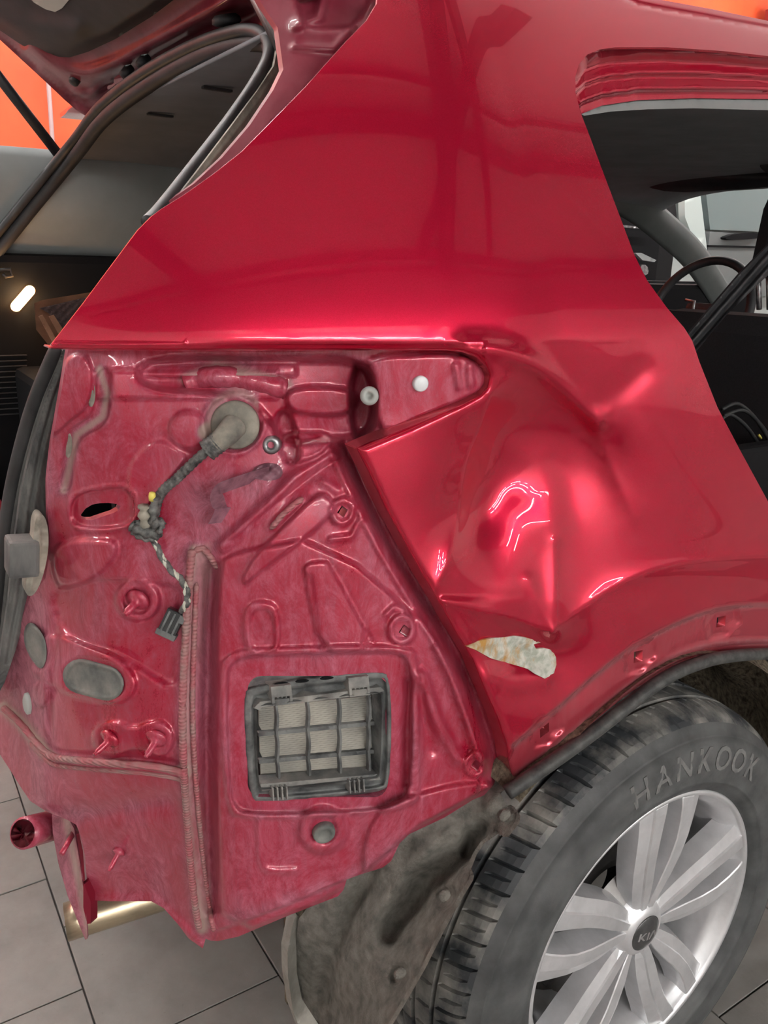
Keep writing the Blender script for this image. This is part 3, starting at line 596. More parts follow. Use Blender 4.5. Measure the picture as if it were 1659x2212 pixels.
for k_ in range(5):
    ac = 84.5+72*k_
    spoke(ac, 1); spoke(ac, -1)
    # nut pockets between pairs
    an = math.radians(ac+0); cx, cz = WC[0]+.057*math.cos(an), WC[2]+.057*math.sin(an)
    lathe('nut_seat', [(.017, .052), (.0165, .034), (.0135, .032), (.0125, .044)], M_alloy_d, (cx, 0, cz), (0, 1, 0), 18, rim)
    lathe('wheel_nut', [(.0005, .020), (.006, .0212), (.0092, .025), (.0100, .030), (.0100, .046)], M_steel, (cx, 0, cz), (0, 1, 0), 12, rim)
    # web at the foot of each pair, against the rim
    a2 = math.radians(ac+36); V = []; F = []
    for i, (r, y) in enumerate(((.052, .024), (.075, .036), (.100, .046))):
        for j in range(5):
            a = a2+(j-2)*(.16-.025*i); V.append((r*math.cos(a), y, .37+r*math.sin(a)))
    for i in range(2):
        for j in range(4): F.append((i*5+j, i*5+j+1, (i+1)*5+j+1, (i+1)*5+j))
    mesh_obj('spoke_web', V, F, M_alloy_d, rim)
hub = revolve_y('hub', [(.0300, .006), (.034, .0065), (.040, .010), (.050, .020), (.066, .034), (.070, .052)], M_alloy, rim, 48)
cap = revolve_y('centre_cap', [(.0005, -.0005), (.012, .0002), (.021, .002), (.0275, .0045), (.0298, .0065), (.0300, .010)], M_cap, rim, 40)
def strokes(polys, y0, t, name, parent, m, tilt=0.):
    bm = bmesh.new(); ct, st = math.cos(tilt), math.sin(tilt)
    for pl in polys:
        f = []; b = []
        for (a, c) in pl:
            x, z = a*ct-c*st, a*st+c*ct; y = y0+.0000+ (a*a+c*c)*6.0
            f.append(bm.verts.new((x, y-t, .37+z))); b.append(bm.verts.new((x, y+.001, .37+z)))
        bm.faces.new(f); n_ = len(f)
        for i in range(n_): bm.faces.new((f[i], f[(i+1) % n_], b[(i+1) % n_], b[i]))
    return bm_obj(name, bm, m, parent)
g = .0068
strokes([[(-.0205, -g), (-.0172, -g), (-.0165, g), (-.0198, g)], [(-.0172, -.0012), (-.0165, .0016), (-.0098, g), (-.0062, g), (-.0138, .0004), (-.0066, -g), (-.0104, -g)]], -.0002, .0008, 'cap_letter', rim, M_chrome, math.radians(-10))
strokes([[(-.0042, -g), (-.0010, -g), (-.0004, g), (-.0036, g)]], -.0006, .0008, 'cap_letter', rim, M_chrome, math.radians(-10))
strokes([[(.0012, -g), (.0046, -g), (.0108, g*.55), (.0098, g), (.0070, g)], [(.0100, g), (.0128, g), (.0186, -g), (.0150, -g)]], -.0004, .0008, 'cap_letter', rim, M_chrome, math.radians(-10))
# raised maker's lettering on the sidewall
def side_letters(txt, a0, da, rc, size):
    for i, ch in enumerate(txt):
        if ch == ' ': continue
        c = bpy.data.curves.new('t', 'FONT'); c.body = ch; c.size = size; c.extrude = .0011; c.align_x = 'CENTER'; c.resolution_u = 3; c.offset = .0008
        to = bpy.data.objects.new('t', c); COL.objects.link(to); dg = bpy.context.evaluated_depsgraph_get(); me = bpy.data.meshes.new_from_object(to.evaluated_get(dg))
        bpy.data.objects.remove(to); a = math.radians(a0-da*i)
        for v in me.vertices:
            x, z, e = v.co.x, v.co.y-size*.35, v.co.z; r = rc+z; aa = a-x/rc
            y = float(np.interp(r, [.262, .285, .305, .320, .333], [-.0098, -.0125, -.0120, -.0085, -.003]))
            v.co = (r*math.cos(aa), y-.0002-e, .37+r*math.sin(aa))
        me.materials.clear(); me.materials.append(M_letter); link(bpy.data.objects.new('tyre_letter', me), rim)
side_letters('HANKOOK', 105.5, 8.7, .303, .052)
side_letters('HANKOOK', 285.5, 8.7, .303, .052)
# brake disc and caliper behind the spokes
revolve_y('brake_disc', [(.060, .100), (.060, .088), (.085, .086), (.088, .076), (.160, .076), (.162, .086), (.160, .096)], M_iron, car, 64)
revolve_y('brake_backplate', [(.05, .13), (.175, .125), (.185, .115)], M_iron, car, 48)
box('brake_caliper', (.10, .095, .47), (.07, .09, .10), M_iron, car, .012, Matrix.Rotation(.6, 3, 'Y'))

# ------------------------------------------------------------------ wheel arch liner
LIN_E = [(1262, 1562), (1180, 1640), (1118, 1695), (1080, 1712), (1098, 1746), (1110, 1742), (1124, 1762), (1122, 1778), (1098, 1808), (1086, 1808), (1080, 1798), (1046, 1822), (1030, 1846), (1018, 1876), (1024, 1892), (1022, 1902), (1000, 1938), (962, 2006), (920, 2090), (880, 2160), (848, 2214), (800, 2290), (742, 2290), (716, 2250), (690, 2212), (655, 2155), (646, 2100), (644, 2050), (650, 1990), (720, 1900), (860, 1790), (1000, 1690), (1120, 1600), (1240, 1540)]
lY = tps([(1262, 1562, .03), (1118, 1700, .03), (1124, 1765, .004), (1085, 1808, .008), (1024, 1892, .008), (962, 2006, .006), (880, 2160, .006), (800, 2290, .006), (690, 2212, .20), (646, 2090, .235), (650, 1990, .22), (860, 1800, .12), (760, 1950, .16), (820, 2050, .09), (1000, 1780, .07), (1000, 1690, .08), (1120, 1610, .06), (750, 2150, .13), (900, 1900, .10), (930, 1990, .045)], 1e-5)
def liner(px, py):
    o = lY(px, py)+ridge(px, py, smooth([(1040, 1790), (1000, 1850), (930, 1900), (880, 1960), (850, 2020)]), 26, .022)-ridge(px, py, smooth([(960, 1800), (900, 1860), (840, 1930), (800, 2010)]), 22, .012)
    o = o+ridge(px, py, smooth([(800, 1880), (750, 1990), (712, 2080), (700, 2150)]), 20, .016)-ridge(px, py, [(1100, 1700), (1040, 1760), (1000, 1800)], 22, .010)+ridge(px, py, [(1010, 1800), (1008, 1845)], 12, .014)
    for cx, cy in ((963, 1940), (865, 2106)): o = o+plateau(px, py, ell(cx, cy, 26, 20, -50), 10, .008)
    o = o-plateau(px, py, ell(1092, 1762, 16, 14), 5, .004)
    o = o+.003*np.sin(px/17+py/29)*np.cos(py/21-px/37)
    return UY(px, py, o)
sheet('wheel_arch_liner', LIN_E, liner, 5, M_felt, car, (), (-.001, .006, -.001))
MUD = [(650, 1985), (640, 2040), (641, 2100), (652, 2158), (690, 2216), (742, 2295), (700, 2300), (650, 2230), (632, 2180), (622, 2110), (621, 2058), (632, 2000), (640, 1975)]
sheet('mud_flap_edge', MUD, lambda px, py: UY(px, py, .235-.03*sm((640-px)/30)), 5, M_mud, car, (), (.0, .02, 0))
for cx, cy, y in ((1092, 1763, -.002), (962, 1938, .018), (866, 2106, .016)):
    p = UY(cx, cy, y); lathe('liner_clip', [(.0005, -.0012), (.0035, -.0015), (.0045, -.0005), (.0075, .0), (.0085, .004)], M_felt, tuple(p), (.15, 1, .1), 10, car)
# rubber lip hugging the arch flange
lip = [UY(a, b, y) for a, b, y in ((1096, 1712, .02), (1170, 1662, .012), (1260, 1598, .01), (1341, 1536, .008), (1400, 1490, .008), (1450, 1458, .008), (1500, 1436, .008), (1560, 1420, .008), (1660, 1412, .008), (1780, 1414, .008))]
tube('arch_edge_seal', curve3(lip, 8), .0095, M_archseal, car, 8)
# inside of the arch: rough felt barrel over the tyre
V = []; F = []; na = 40
for i in range(na+1):
    a = math.radians(-20+150*i/na); 
    for j in range(9):
        y = .012+.32*j/8; r = .452+.012*math.sin(a*9)*math.sin(j*1.2)+(.012*math.sin(j*2.1+a*5)); V.append((r*math.cos(a), y, .37+r*math.sin(a)))
for i in range(na):
    for j in range(8): F.append((i*9+j, i*9+j+1, (i+1)*9+j+1, (i+1)*9+j))
mesh_obj('arch_felt', V, F, M_felt_b, car)
box('inner_arch_wall', (.15, .34, .55), (1.2, .01, .75), M_felt_b, car)

# ------------------------------------------------------------------ helpers on the body surface
def near(mp, offf=off_inner):           # point of the inner panel under a pixel
    px, py = np.array([float(mp[0])]), np.array([float(mp[1])]); return UY(px, py, Y_side(px, py)+offf(px, py))[0]
def nrm(mp, offf=None, h=14):
    f = (lambda a, b: UY(np.array([a]), np.array([b]), Y_side(np.array([a]), np.array([b]))+offi(np.array([a]), np.array([b])))[0]) if offf is None else (lambda a, b: near((a, b), offf))
    x, y = mp; a = f(x+h, y)-f(x-h, y); b = f(x, y+h)-f(x, y-h); n = np.cross(b, a); n = n/np.linalg.norm(n); return n if n@(CAM-near(mp)) > 0 else -n
# sealer beads
def bead(name, pl, r, m, lift=0., flat=1.):
    P = []
    for i, (a, b) in enumerate(resample(pl, 8, False)):
        q = near((a, b)); n_ = nrm((a, b)); P.append(q+n_*lift)
    jt = .25 if flat == 0 else .35; rr = [r*(1+jt*(.18*math.sin(i*1.9)+.12*math.sin(i*.7))) for i in range(len(P))]; rr[0] *= .5; rr[-1] *= .5
    return tube(name, P, rr, m, car, 8)
bead('seam_sealer', SEAMV, .0042, M_seal_s, .001)
bead('seam_sealer', [(a+15+.02*(b-1200), b+4) for a, b in SEAMV if b > 1240], .0030, M_dusty if False else M_seal_s, .001)
bead('seam_sealer', SEAMH, .0042, M_seal_s, .001)
bead('seam_sealer', [(a, b+17) for a, b in SEAMH if a > 60], .0030, M_seal_s, .0)
bead('seam_sealer', [(418, 1190), (440, 1184), (458, 1206), (470, 1228)], .0034, M_seal_s, .001)
bead('seam_sealer', [(585, 1142), (610, 1112), (636, 1088), (655, 1076)], .0030, M_seal_s, .001)
bead('seam_sealer', smooth([(395, 826), (440, 812), (500, 812), (560, 824), (620, 842)]), .011, M_dustier, -.004, 0)
# rubber plugs
def oval_plug(cx, cy, rx, ry, a, lift=.002, m=M_plug):
    f = lambda h: (lambda px, py: UY(px, py, Y_side(px, py)+offi(px, py)+h))
    base = off_inner(np.array([float(cx)]), np.array([float(cy)]))[0]-offi(np.array([float(cx)]), np.array([float(cy)]))[0]
    o1 = ell(cx, cy, rx, ry, a, 40); o2 = ell(cx, cy, rx*.80, ry*.76, a, 40)
    def fn(px, py):
        s = sdf(px, py, o1); s2 = sdf(px, py, o2)
        return f(base-lift-.0025*sm(-s/4)+.0022*sm(.5-s2/3))(px, py)
    return sheet('rubber_plug', o1, fn, 3.2, m, car, (), (0, .008, 0))
def racetrack(cx, cy, L, r, a):
    t = [(L*math.cos(0)+r*math.cos(u), r*math.sin(u)) for u in np.linspace(-math.pi/2, math.pi/2, 10)]+[(-L+r*math.cos(u), r*math.sin(u)) for u in np.linspace(math.pi/2, 3*math.pi/2, 10)]
    a = math.radians(a); return [(cx+x*math.cos(a)-y*math.sin(a), cy+x*math.sin(a)+y*math.cos(a)) for x, y in t]
def track_plug(o1, o2, cx, cy, lift=.002):
    base = off_inner(np.array([float(cx)]), np.array([float(cy)]))[0]-offi(np.array([float(cx)]), np.array([float(cy)]))[0]
    def fn(px, py):
        s = sdf(px, py, o1); s2 = sdf(px, py, o2); return UY(px, py, Y_side(px, py)+offi(px, py)+base-lift-.0028*sm(-s/4)+.0026*sm(.5-s2/3))
    return sheet('rubber_plug', o1, fn, 3.2, M_plug, car, (), (0, .008, 0))
track_plug(racetrack(202, 1469, 30, 37, 15), racetrack(202, 1469, 29, 28, 15), 202, 1469)
track_plug(smooth([(62, 1350), (78, 1352), (98, 1378), (102, 1420), (92, 1446), (78, 1440), (56, 1405), (53, 1370)], True, 2), smooth([(66, 1360), (76, 1364), (90, 1388), (92, 1420), (84, 1434), (62, 1402), (60, 1375)], True, 2), 78, 1400)
p = near((698, 1793)); lathe('rubber_plug', [(.0005, -.006), (.0075, -.0062), (.008, -.008), (.0118, -.008), (.0128, -.005), (.0128, .006)], M_plug, tuple(p), tuple(-nrm((698, 1793))), 28, car)
p = near((62, 1519)); lathe('rubber_plug', [(.0005, -.004), (.006, -.005), (.0085, -.003), (.0085, .004)], M_whitey, tuple(p), tuple(-nrm((62, 1519))), 18, car, scale2=1.7)
for (cx, cy), yy in (((198, 852), 0), ((148, 962), 0)):
    oval_plug(cx, cy, 8, 27, 2, .001, M_tan)
# studs
for a, b, L, r in ((297, 1298, .022, .0042), (238, 1598, .022, .0036), (338, 1597, .022, .0036), (258, 1838, .024, .0030)):
    q = near((a, b)); n_ = nrm((a, b))+np.array((-.25, -.1, -.40)); n_ /= np.linalg.norm(n_); L = L*1.05
    lathe('stud', [(.0135 if b < 1700 else .008, .002), (.0130 if b < 1700 else .0075, -.0015), (.008, -.003), (r*1.15, -.005), (r, -.007), (r, -L+.004), (r*.62, -L+.003), (r*.6, -L)], M_dusty, tuple(q), tuple(-n_), 16, car)
q = near((150, 1822)); tube('stud', [q+np.array((.01, .02, 0)), q+np.array((-.012, -.012, -.002))], .0035, M_dusty, car, 10)
# nylon washers and the white cap
for (a, b), r, m in (((798, 855), .0092, M_whitey), ((586, 961), .0092, M_steel)):
    q = near((a, b)); n_ = nrm((a, b), off_inner, 3); n_ = np.array((-.55, -.8, .1)); n_ /= np.linalg.norm(n_)
    q = UY(a, b, Y_side(np.array([a*1.]), np.array([b*1.]))[0]+.030) if a > 700 else q
    lathe('nylon_nut', [(.0032, .001), (.0034, -.003), (.0062, -.0042), (r, -.002), (r, .008)], m, tuple(q), tuple(-n_), 22, car)
q = near((907, 828)); lathe('white_cap', [(.0005, -.0050), (.0064, -.0050), (.0078, -.0035), (.0078, .003)], M_white, tuple(q), (.25, .96, .05), 24, car)
# grommet and loom
q = near((508, 918)); gn = nrm((508, 918)); gn = gn+np.array((-.1, 0, .05)); gn /= np.linalg.norm(gn)
lathe('loom_grommet', [(.0005, -.006), (.012, -.007), (.0215, -.0055), (.0235, -.002), (.0238, .004)], M_tan, tuple(q), tuple(-gn), 32, car)
P0 = q+gn*.006
lp = [(508, 916, .008), (488, 936, .020), (468, 952, .020), (440, 976, .014), (410, 1005, .012), (385, 1030, .010), (362, 1050, .009), (348, 1072, .009), (342, 1100, .010), (335, 1130, .010)]
LP = [near((a, b))+nrm((a, b))*h for a, b, h in lp]
tube('grommet_boot', curve3(LP[:3], 8), list(np.linspace(.0125, .0095, 17)), M_tan, car, 14)
tube('loom_tape_collar', curve3([LP[1]*.4+LP[2]*.6, LP[2], LP[2]*.4+LP[3]*.6], 6), [.0105+.0008*math.sin(i*2.3) for i in range(13)], M_tape, car, 14)
lc = curve3(LP[2:], 10); loom = tube('wiring_loom', lc, [max(.0048, .0098-.0010*min(i, 6)/1-.00004*i)+.0005*math.sin(i*2.1) for i in range(len(lc))], M_tape, car, 12)
# bundle of tape and clip with loose folds
for s_, (A, B, r) in enumerate((((345, 1062), (342, 1135), .0045), ((322, 1085), (330, 1140), .005), ((300, 1128), (352, 1148), .0055), ((310, 1118), (330, 1150), .004), ((338, 1118), (358, 1122), .005), ((352, 1150), (360, 1122), .003), ((300, 1140), (340, 1160), .003))):
    P = [near(A)+nrm(A)*.014, near(((A[0]+B[0])/2, (A[1]+B[1])/2))+nrm(A)*.018, near(B)+nrm(B)*.012]; lc = curve3(P, 6); tube('tape_fold', lc, [r*(1+.3*math.sin(i*1.7+s_)) for i in range(len(lc))], M_tape if s_ != 1 else M_tan, car, 8)
q = near((340, 1061))+nrm((340, 1061))*.016; lathe('yellow_cable_end', [(.0005, -.004), (.0030, -.003), (.0034, .001), (.003, .005)], M_yellow, tuple(q), (0, .3, -1), 10, car)
wp = [(334, 1125), (338, 1160), (350, 1185), (362, 1208), (378, 1228), (396, 1245), (407, 1262), (411, 1285), (408, 1300), (398, 1312)]
for s_, (r, m, e) in enumerate(((.0026, M_tape, 0), (.0016, M_tape_w, 1), (.0016, M_tape_w, -1), (.0018, M_tape, .5))):
    P = [near(a)+nrm(a)*.010 for a in wp]; lc = curve3(P, 8)
    L = []
    for i, c in enumerate(lc):
        ph = i*.5+s_*1.57; L.append(c+np.array((math.cos(ph), 0, math.sin(ph)))*.0014+np.array((e*.0012, 0, 0))*(i > 50))
    tube('cable', L, r, m, car, 7)
# connector hanging at the end of the loom
cq = near((379, 1336))+nrm((379, 1336))*.012
ax = UY(362, 1372, cq[1])-UY(396, 1302, cq[1]); ax /= np.linalg.norm(ax); bx = np.cross(ax, nrm((379, 1336))); bx /= np.linalg.norm(bx); cxv = np.cross(ax, bx)
RM = Matrix((ax, bx, cxv)).transposed()
cn = box('connector', tuple(cq), (.027, .019, .013), mat('black_connector_plastic', (.012, .013, .015), .25), car, .0012, RM)
for t_ in (-.006, .0, .006): box('connector_rib', tuple(cq+bx*t_-cxv*.0068*(1 if cxv@(CAM-cq) < 0 else -1)), (.022, .002, .0018), M_plastic, cn, .0004, RM)
box('connector_collar', tuple(cq+ax*.0125), (.006, .021, .0145), M_plastic, cn, .0008, RM)
box('connector_latch', tuple(cq-ax*.008-bx*.008), (.008, .006, .016), M_plastic, cn, .0008, RM)
# folded bracket
bp = [near((476, 1128))+nrm((476, 1128))*.003, near((492, 1096))+nrm((476, 1128))*.006, near((482, 1090))+nrm((480, 1080))*.014, near((484, 1046))+nrm((484, 1046))*.040, near((500, 1036))+nrm((500, 1036))*.041, near((545, 1030))+nrm((540, 1030))*.006, near((580, 1020))+nrm((580, 1020))*.003]
bq = curve3(bp, 6); V = []; F = []
for i, p_ in enumerate(bq):
    t_ = i/(len(bq)-1); e = np.array((.020, .010, -.004))*(1-sm((t_-.42)/.2))*(.8+.5*(t_ < .2))+np.array((.004, .012, -.014))*sm((t_-.42)/.2)
    n_ = np.array((-.45, -.85, .1)); V += [p_-e*.55, p_+e*.55, p_+e*.55-n_*.0025, p_-e*.55-n_*.0025]
for i in range(len(bq)-1):
    for j in range(4): F.append((i*4+j, i*4+(j+1) % 4, (i+1)*4+(j+1) % 4, (i+1)*4+j))
F += [(0, 3, 2, 1), tuple(len(V)-4+j for j in range(4))]
mesh_obj('bracket', V, F, M_bracket, car, False)
br = smooth([(540, 1030), (560, 1004), (600, 1000), (613, 1018), (605, 1035), (575, 1040)], True, 2)
sheet('bracket_foot', br, lambda px, py: UY(px, py, Y_side(px, py)+off_inner(px, py)-.004+.003*np.sin(px/6.)*np.sin(py/5.)), 3.5, M_bracket, car, (), (0, .004, 0))
# ------------------------------------------------------------------ cabin air vent
VC = [(535, 1496), (838, 1456), (838, 1705), (545, 1722)]
def vy(o): return lambda px, py: UY(px, py, Y_side(px, py)+offi(px, py)+o(px, py))
VO = smooth([(520, 1500), (540, 1478), (820, 1443), (850, 1462), (848, 1690), (828, 1712), (560, 1740), (534, 1722)], True, 2)
VI = smooth([(553, 1530), (562, 1524), (816, 1496), (826, 1500), (822, 1672), (812, 1682), (570, 1708), (558, 1696)], True, 1)
VM = smooth([(544, 1508), (556, 1496), (820, 1462), (836, 1474), (834, 1690), (820, 1700), (566, 1724), (550, 1712)], True, 2)
def vfr(px, py):
    s = sdf(px, py, VO); s2 = sdf(px, py, VM); s3 = sdf(px, py, VI)
    return -.006*sm((-s)/5)+.007*sm(.5-s2/6)-.008*sm((6-s3)/6)*(s2 < 0)
vent = sheet('air_vent', VO, vy(vfr), 3.4, M_plastic, car, [VI], (0, .02, 0))
sheet('vent_tray', [(545, 1515), (830, 1480), (832, 1690), (556, 1716)], vy(lambda a, b: .032+0*a), 8, M_plastic, vent, (), (0, .004, 0))
def quadpt(u, v):                        # u across, v down the vent opening
    tl, tr, brr, bl = (np.array(q_, float) for q_ in ((556, 1526), (824, 1498), (822, 1682), (562, 1704)))
    return (tl*(1-u)+tr*u)*(1-v)+(bl*(1-u)+brr*u)*v
def vstrip(u0, u1, v0, v1): return [tuple(quadpt(u, v)) for u, v in ((u0, v0), (u1, v0), (u1, v1), (u0, v1))]
for i_, (v0, v1) in enumerate(((0.02, .33), (.36, .66), (.69, .97))):
    pl = [tuple(quadpt(u, v)) for u, v in ((.01, v0), (.99, v0), (.99, v1-.10), (.965, v1-.03), (.93, v1), (.07, v1), (.03, v1-.03), (.01, v1-.10))]
    def flap(px, py, v0=v0, v1=v1):
        v = (py-(1526-(px-556)*.1045))/180.; t = (v-v0)/(v1-v0)
        return UY(px, py, Y_side(px, py)+offi(px, py)+.020-.011*t+.0007*np.sin((py-(1526-(px-556)*.1045)+ -px*0)*2*np.pi/4.4))
    sheet('vent_flap', pl, flap, 1.75, M_flap, vent, (), (0, .002, 0), bstep=3)
for v in (.345, .675): sheet('vent_bar', vstrip(0, 1, v-.024, v+.022), vy(lambda a, b: .006+0*a), 5, M_plastic, vent, (), (0, .005, 0))
for u in (.155, .41, .665, .905):
    for v0, v1 in ((.0, .345), (.345, .675), (.675, 1.0)):
        P = [quadpt(u-.004+(.012*math.sin(t*3.1)), v0+(v1-v0)*t) for t in np.linspace(0, 1, 7)]; pl = [tuple(q_+np.array((-2.4, 0))) for q_ in P]+[tuple(q_+np.array((2.4, 0))) for q_ in P[::-1]]
        sheet('vent_rib', pl, vy(lambda a, b: .003+0*a), 4, M_plastic, vent, (), (0, .006, 0))
for (cx, cy) in ((609, 1506), (776, 1487)):
    blk = [(cx-24, cy-22), (cx+20, cy-27), (cx+24, cy+14), (cx-20, cy+19)]
    b_ = sheet('vent_clip', blk, vy(lambda a, b, cy=cy: -.010+.004*(b > cy)), 4, M_plastic_d, vent, [[(cx-16+9*i, cy+1-i), (cx-10+9*i, cy-i), (cx-9+9*i, cy+14-i), (cx-15+9*i, cy+15-i)] for i in range(4)], (0, .014, 0))
for (cx, cy) in ((606, 1716), (772, 1700)):
    for i in range(4): sheet('vent_fin', [(cx-18+i*10, cy-14-i), (cx-15+i*10, cy-14-i), (cx-13+i*10, cy+14-i), (cx-16+i*10, cy+14-i)], vy(lambda a, b: -.009+0*a), 3, M_plastic_d, vent, (), (0, .012, 0))
for pl in ([(548, 1530), (562, 1516), (822, 1484), (830, 1492), (816, 1498), (566, 1528), (560, 1534)],):
    sheet('vent_lip', pl, vy(lambda a, b: -.006+.003*np.sin(a/9)), 4, M_plastic_d, vent, (), (0, .016, 0))
sheet('vent_sill', [(562, 1694), (818, 1672), (822, 1684), (566, 1708)], vy(lambda a, b: -.004+0*a), 5, M_plastic_d, vent, (), (0, .018, 0))
for cx in (610, 655, 708): sheet('vent_slot', ell(cx-2, 1477-(cx-610)*.12, 15, 3.2, -6, 14), vy(lambda a, b: -.0065+0*a), 3, M_black, vent, (), (0, .001, 0))
# ------------------------------------------------------------------ lower rear bits
a_, b_ = UY(64, 1796, .36), UY(160, 1770, .42)
dx = (b_-a_); 
tube('towing_tube', [tuple(a_-dx*.12), tuple(a_), tuple(b_)], .0200, M_dustier, car, 24)
t2 = (b_-a_)/np.linalg.norm(b_-a_); lathe('tube_mouth', [(.0005, -.002), (.0172, -.002)], M_deep, tuple(a_-dx*.122), tuple(t2), 20, car)
BL = [(112, 1760), (150, 1772), (160, 1790), (172, 1862), (186, 1960), (189, 2028), (184, 2030), (168, 1990), (146, 1935), (126, 1865), (114, 1800)]
sheet('bumper_side_bracket', BL, lambda px, py: UY(px, py, .31+.0006*(170-px)+ridge(px, py, [(150, 1790), (165, 1850), (172, 1920)], 5, .006)), 5, M_dustier, car, (), (.002, .004, 0), lambda a, b: .55+.4*np.exp(-((a-150-(b-1800)*.2)/9)**2))
sheet('bracket_flange', [(180, 1905), (196, 1948), (196, 1995), (188, 1996), (180, 1960)], lambda px, py: UY(px, py, .30+0*px), 5, M_deep, car, (), (.01, .006, 0))
e0, e1 = UY(142, 1992, .50), UY(420, 1905, .47)
ex = (e1-e0)/np.linalg.norm(e1-e0)
lathe('exhaust_tip', [(.026, .001), (.0285, .0), (.0285, .02), (.0285, .62), (.027, .621)], M_bronze, tuple(e0), tuple(ex), 36, car, cap=False)
lathe('exhaust_bore', [(.0005, .03), (.026, .0305)], M_black, tuple(e0), tuple(ex), 24, car)
# ------------------------------------------------------------------ roof, far side and underbody
V = []; F = []
def grid(name, fx, nu, nv, m, parent, th=None):
    V = [fx(i/nu, j/nv) for i in range(nu+1) for j in range(nv+1)]; F = [(i*(nv+1)+j, i*(nv+1)+j+1, (i+1)*(nv+1)+j+1, (i+1)*(nv+1)+j) for i in range(nu) for j in range(nv)]
    o = mesh_obj(name, V, F, m, parent)
    if th: s = o.modifiers.new('s', 'SOLIDIFY'); s.thickness = th; s.offset = 0
    return o
def roof_edge(x): return float(np.interp(x, [-.42, -.3, 0, .33, .8, 2.0], [.21, .21, .235, .25, .27, .33]))
grid('roof', lambda u, v: ((-.40+1.9*u), roof_edge(-.40+1.9*u)+.012+(1.66-2*roof_edge(-.4+1.9*u)+.22)*v, 1.695+.012*math.sin(math.pi*v)-.015*(1-u)**2), 20, 16, M_paint, car, .01)
grid('headliner', lambda u, v: (-.412-.008*math.sin(math.pi*min(1, v*1.05))*(1-u)**3+2.087*u, .26+1.32*v, 1.625-.085*max(0, 2*v-1)**5+.01*math.sin(u*3)-.008*(1-u)**6), 24, 24, M_head, car, .006)
grid('far_pillar_trim', lambda u, v: (-.72+1.05*u, 1.575-.035*v-.05*math.sin(u*5)*math.sin(v*2.6), 1.345+.235*v), 20, 12, M_trim, car, .006)
box('far_boot_trim', (.0, 1.57, .95), (1.75, .10, .80), M_black, car, .02)
box('far_door_trim', (1.55, 1.60, .92), (1.6, .08, .78), M_black, car, .02)
box('far_side_panel', (.85, 1.80, .80), (3.1, .05, .95), M_paint, car, .02)
box('boot_floor', (-.15, .98, .66), (1.2, 1.15, .05), M_black, car, .01)
box('near_boot_trim', (-.05, .52, .90), (1.15, .02, .66), M_black, car)
box('rear_bulkhead', (-.70, 1.05, .62), (.04, 1.1, .42), M_deep, car)
box('underbody', (.95, .95, .44), (3.0, 1.15, .10), M_black, car)
box('cabin_floor', (1.3, .95, .52), (2.2, 1.2, .05), M_black, car)
box('near_sill_trim', (.75, .30, .78), (1.1, .04, .50), M_black, car, .01)
for i, (a, b) in enumerate(((469, 193), (346, 249), (256, 307))):
    p = UZ(a, b, 1.6); p = p if p[1] < 1.5 else UY(a, b, 1.45)
    p = UZ(a, b, 1.6)
    for _ in range(12):
        vv = (p[1]-.26)/1.32; uu = (p[0]+.412)/2.087; p = UZ(a, b, 1.618-.085*max(0, 2*vv-1)**5+.01*math.sin(uu*3)-.008*(1-uu)**6)
    d = (p-CAM)/np.linalg.norm(p-CAM)
    box('headliner_clip', tuple(p+(0, 0, 0)), (.05, .012, .004), M_black2, car, .001)
# lamp, slots and hook on the far boot trim
LM = racetrack(50, 645, 22, 11.5, -49)
lamp = sheet('cargo_lamp', LM, lambda px, py: UY(px, py, 1.500+.012*sm(1+sdf(px, py, LM)/10)), 3, M_bulb, car, (), (0, .01, 0))
LM2 = racetrack(51, 643, 16, 6.5, -49)
sheet('lamp_core', LM2, lambda px, py: UY(px, py, 1.494+0*px), 3, M_bulb2, lamp, (), (0, .004, 0))
ld = bpy.data.lights.new('cargo_light', 'POINT'); ld.energy = .5; ld.color = (1, .5, .2); ld.shadow_soft_size = .02; lo = bpy.data.objects.new('cargo_light', ld); lo.location = tuple(UY(70, 660, 1.40)); link(lo, car)
for i in range(12): 
    p = UY(22, 768+i*11.5, 1.512); box('trim_slot', tuple(p), (.075, .006, .003), M_black2, car, .001)
tube('trim_hook', [UY(-6, 583, 1.50), UY(22, 582, 1.50), UY(26, 596, 1.50), UY(12, 598, 1.50), UY(6, 592, 1.5)], .004, M_black2, car, 8)
carton = [(74, 655), (92, 648), (215, 628), (230, 820), (112, 768), (102, 742), (78, 712)]
ct = sheet('carton', carton, lambda px, py: UY(px, py, 1.22+.0010*(py-650)), 8, M_card, None, (), (.12, .16, 0)); ct.parent=None; tag(ct, 'brown carton with a knitted net top lying in the boot beside the lit lamp', 'box')
sheet('net_cover', [(86, 666), (215, 636), (225, 770), (150, 728), (122, 690), (104, 676)], lambda px, py: UY(px, py, 1.205+.001*(py-650)+.003*np.sin(px/3)*np.sin(py/3)), 3, M_net, ct, (), (0, .006, 0))
sheet('carton_flap', [(106, 684), (116, 680), (134, 708), (150, 738), (138, 742)], lambda px, py: UY(px, py, 1.195+0*px), 4, M_card, ct, (), (0, .004, 0))
sheet('carton_flap', [(84, 684), (92, 680), (128, 744), (120, 752)], lambda px, py: UY(px, py, 1.20+0*px), 4, M_card, ct, (), (0, .004, 0))

box('boot_side_ledge', (-.40, 1.38, .88), (.38, .30, .42), M_black, car, .02)
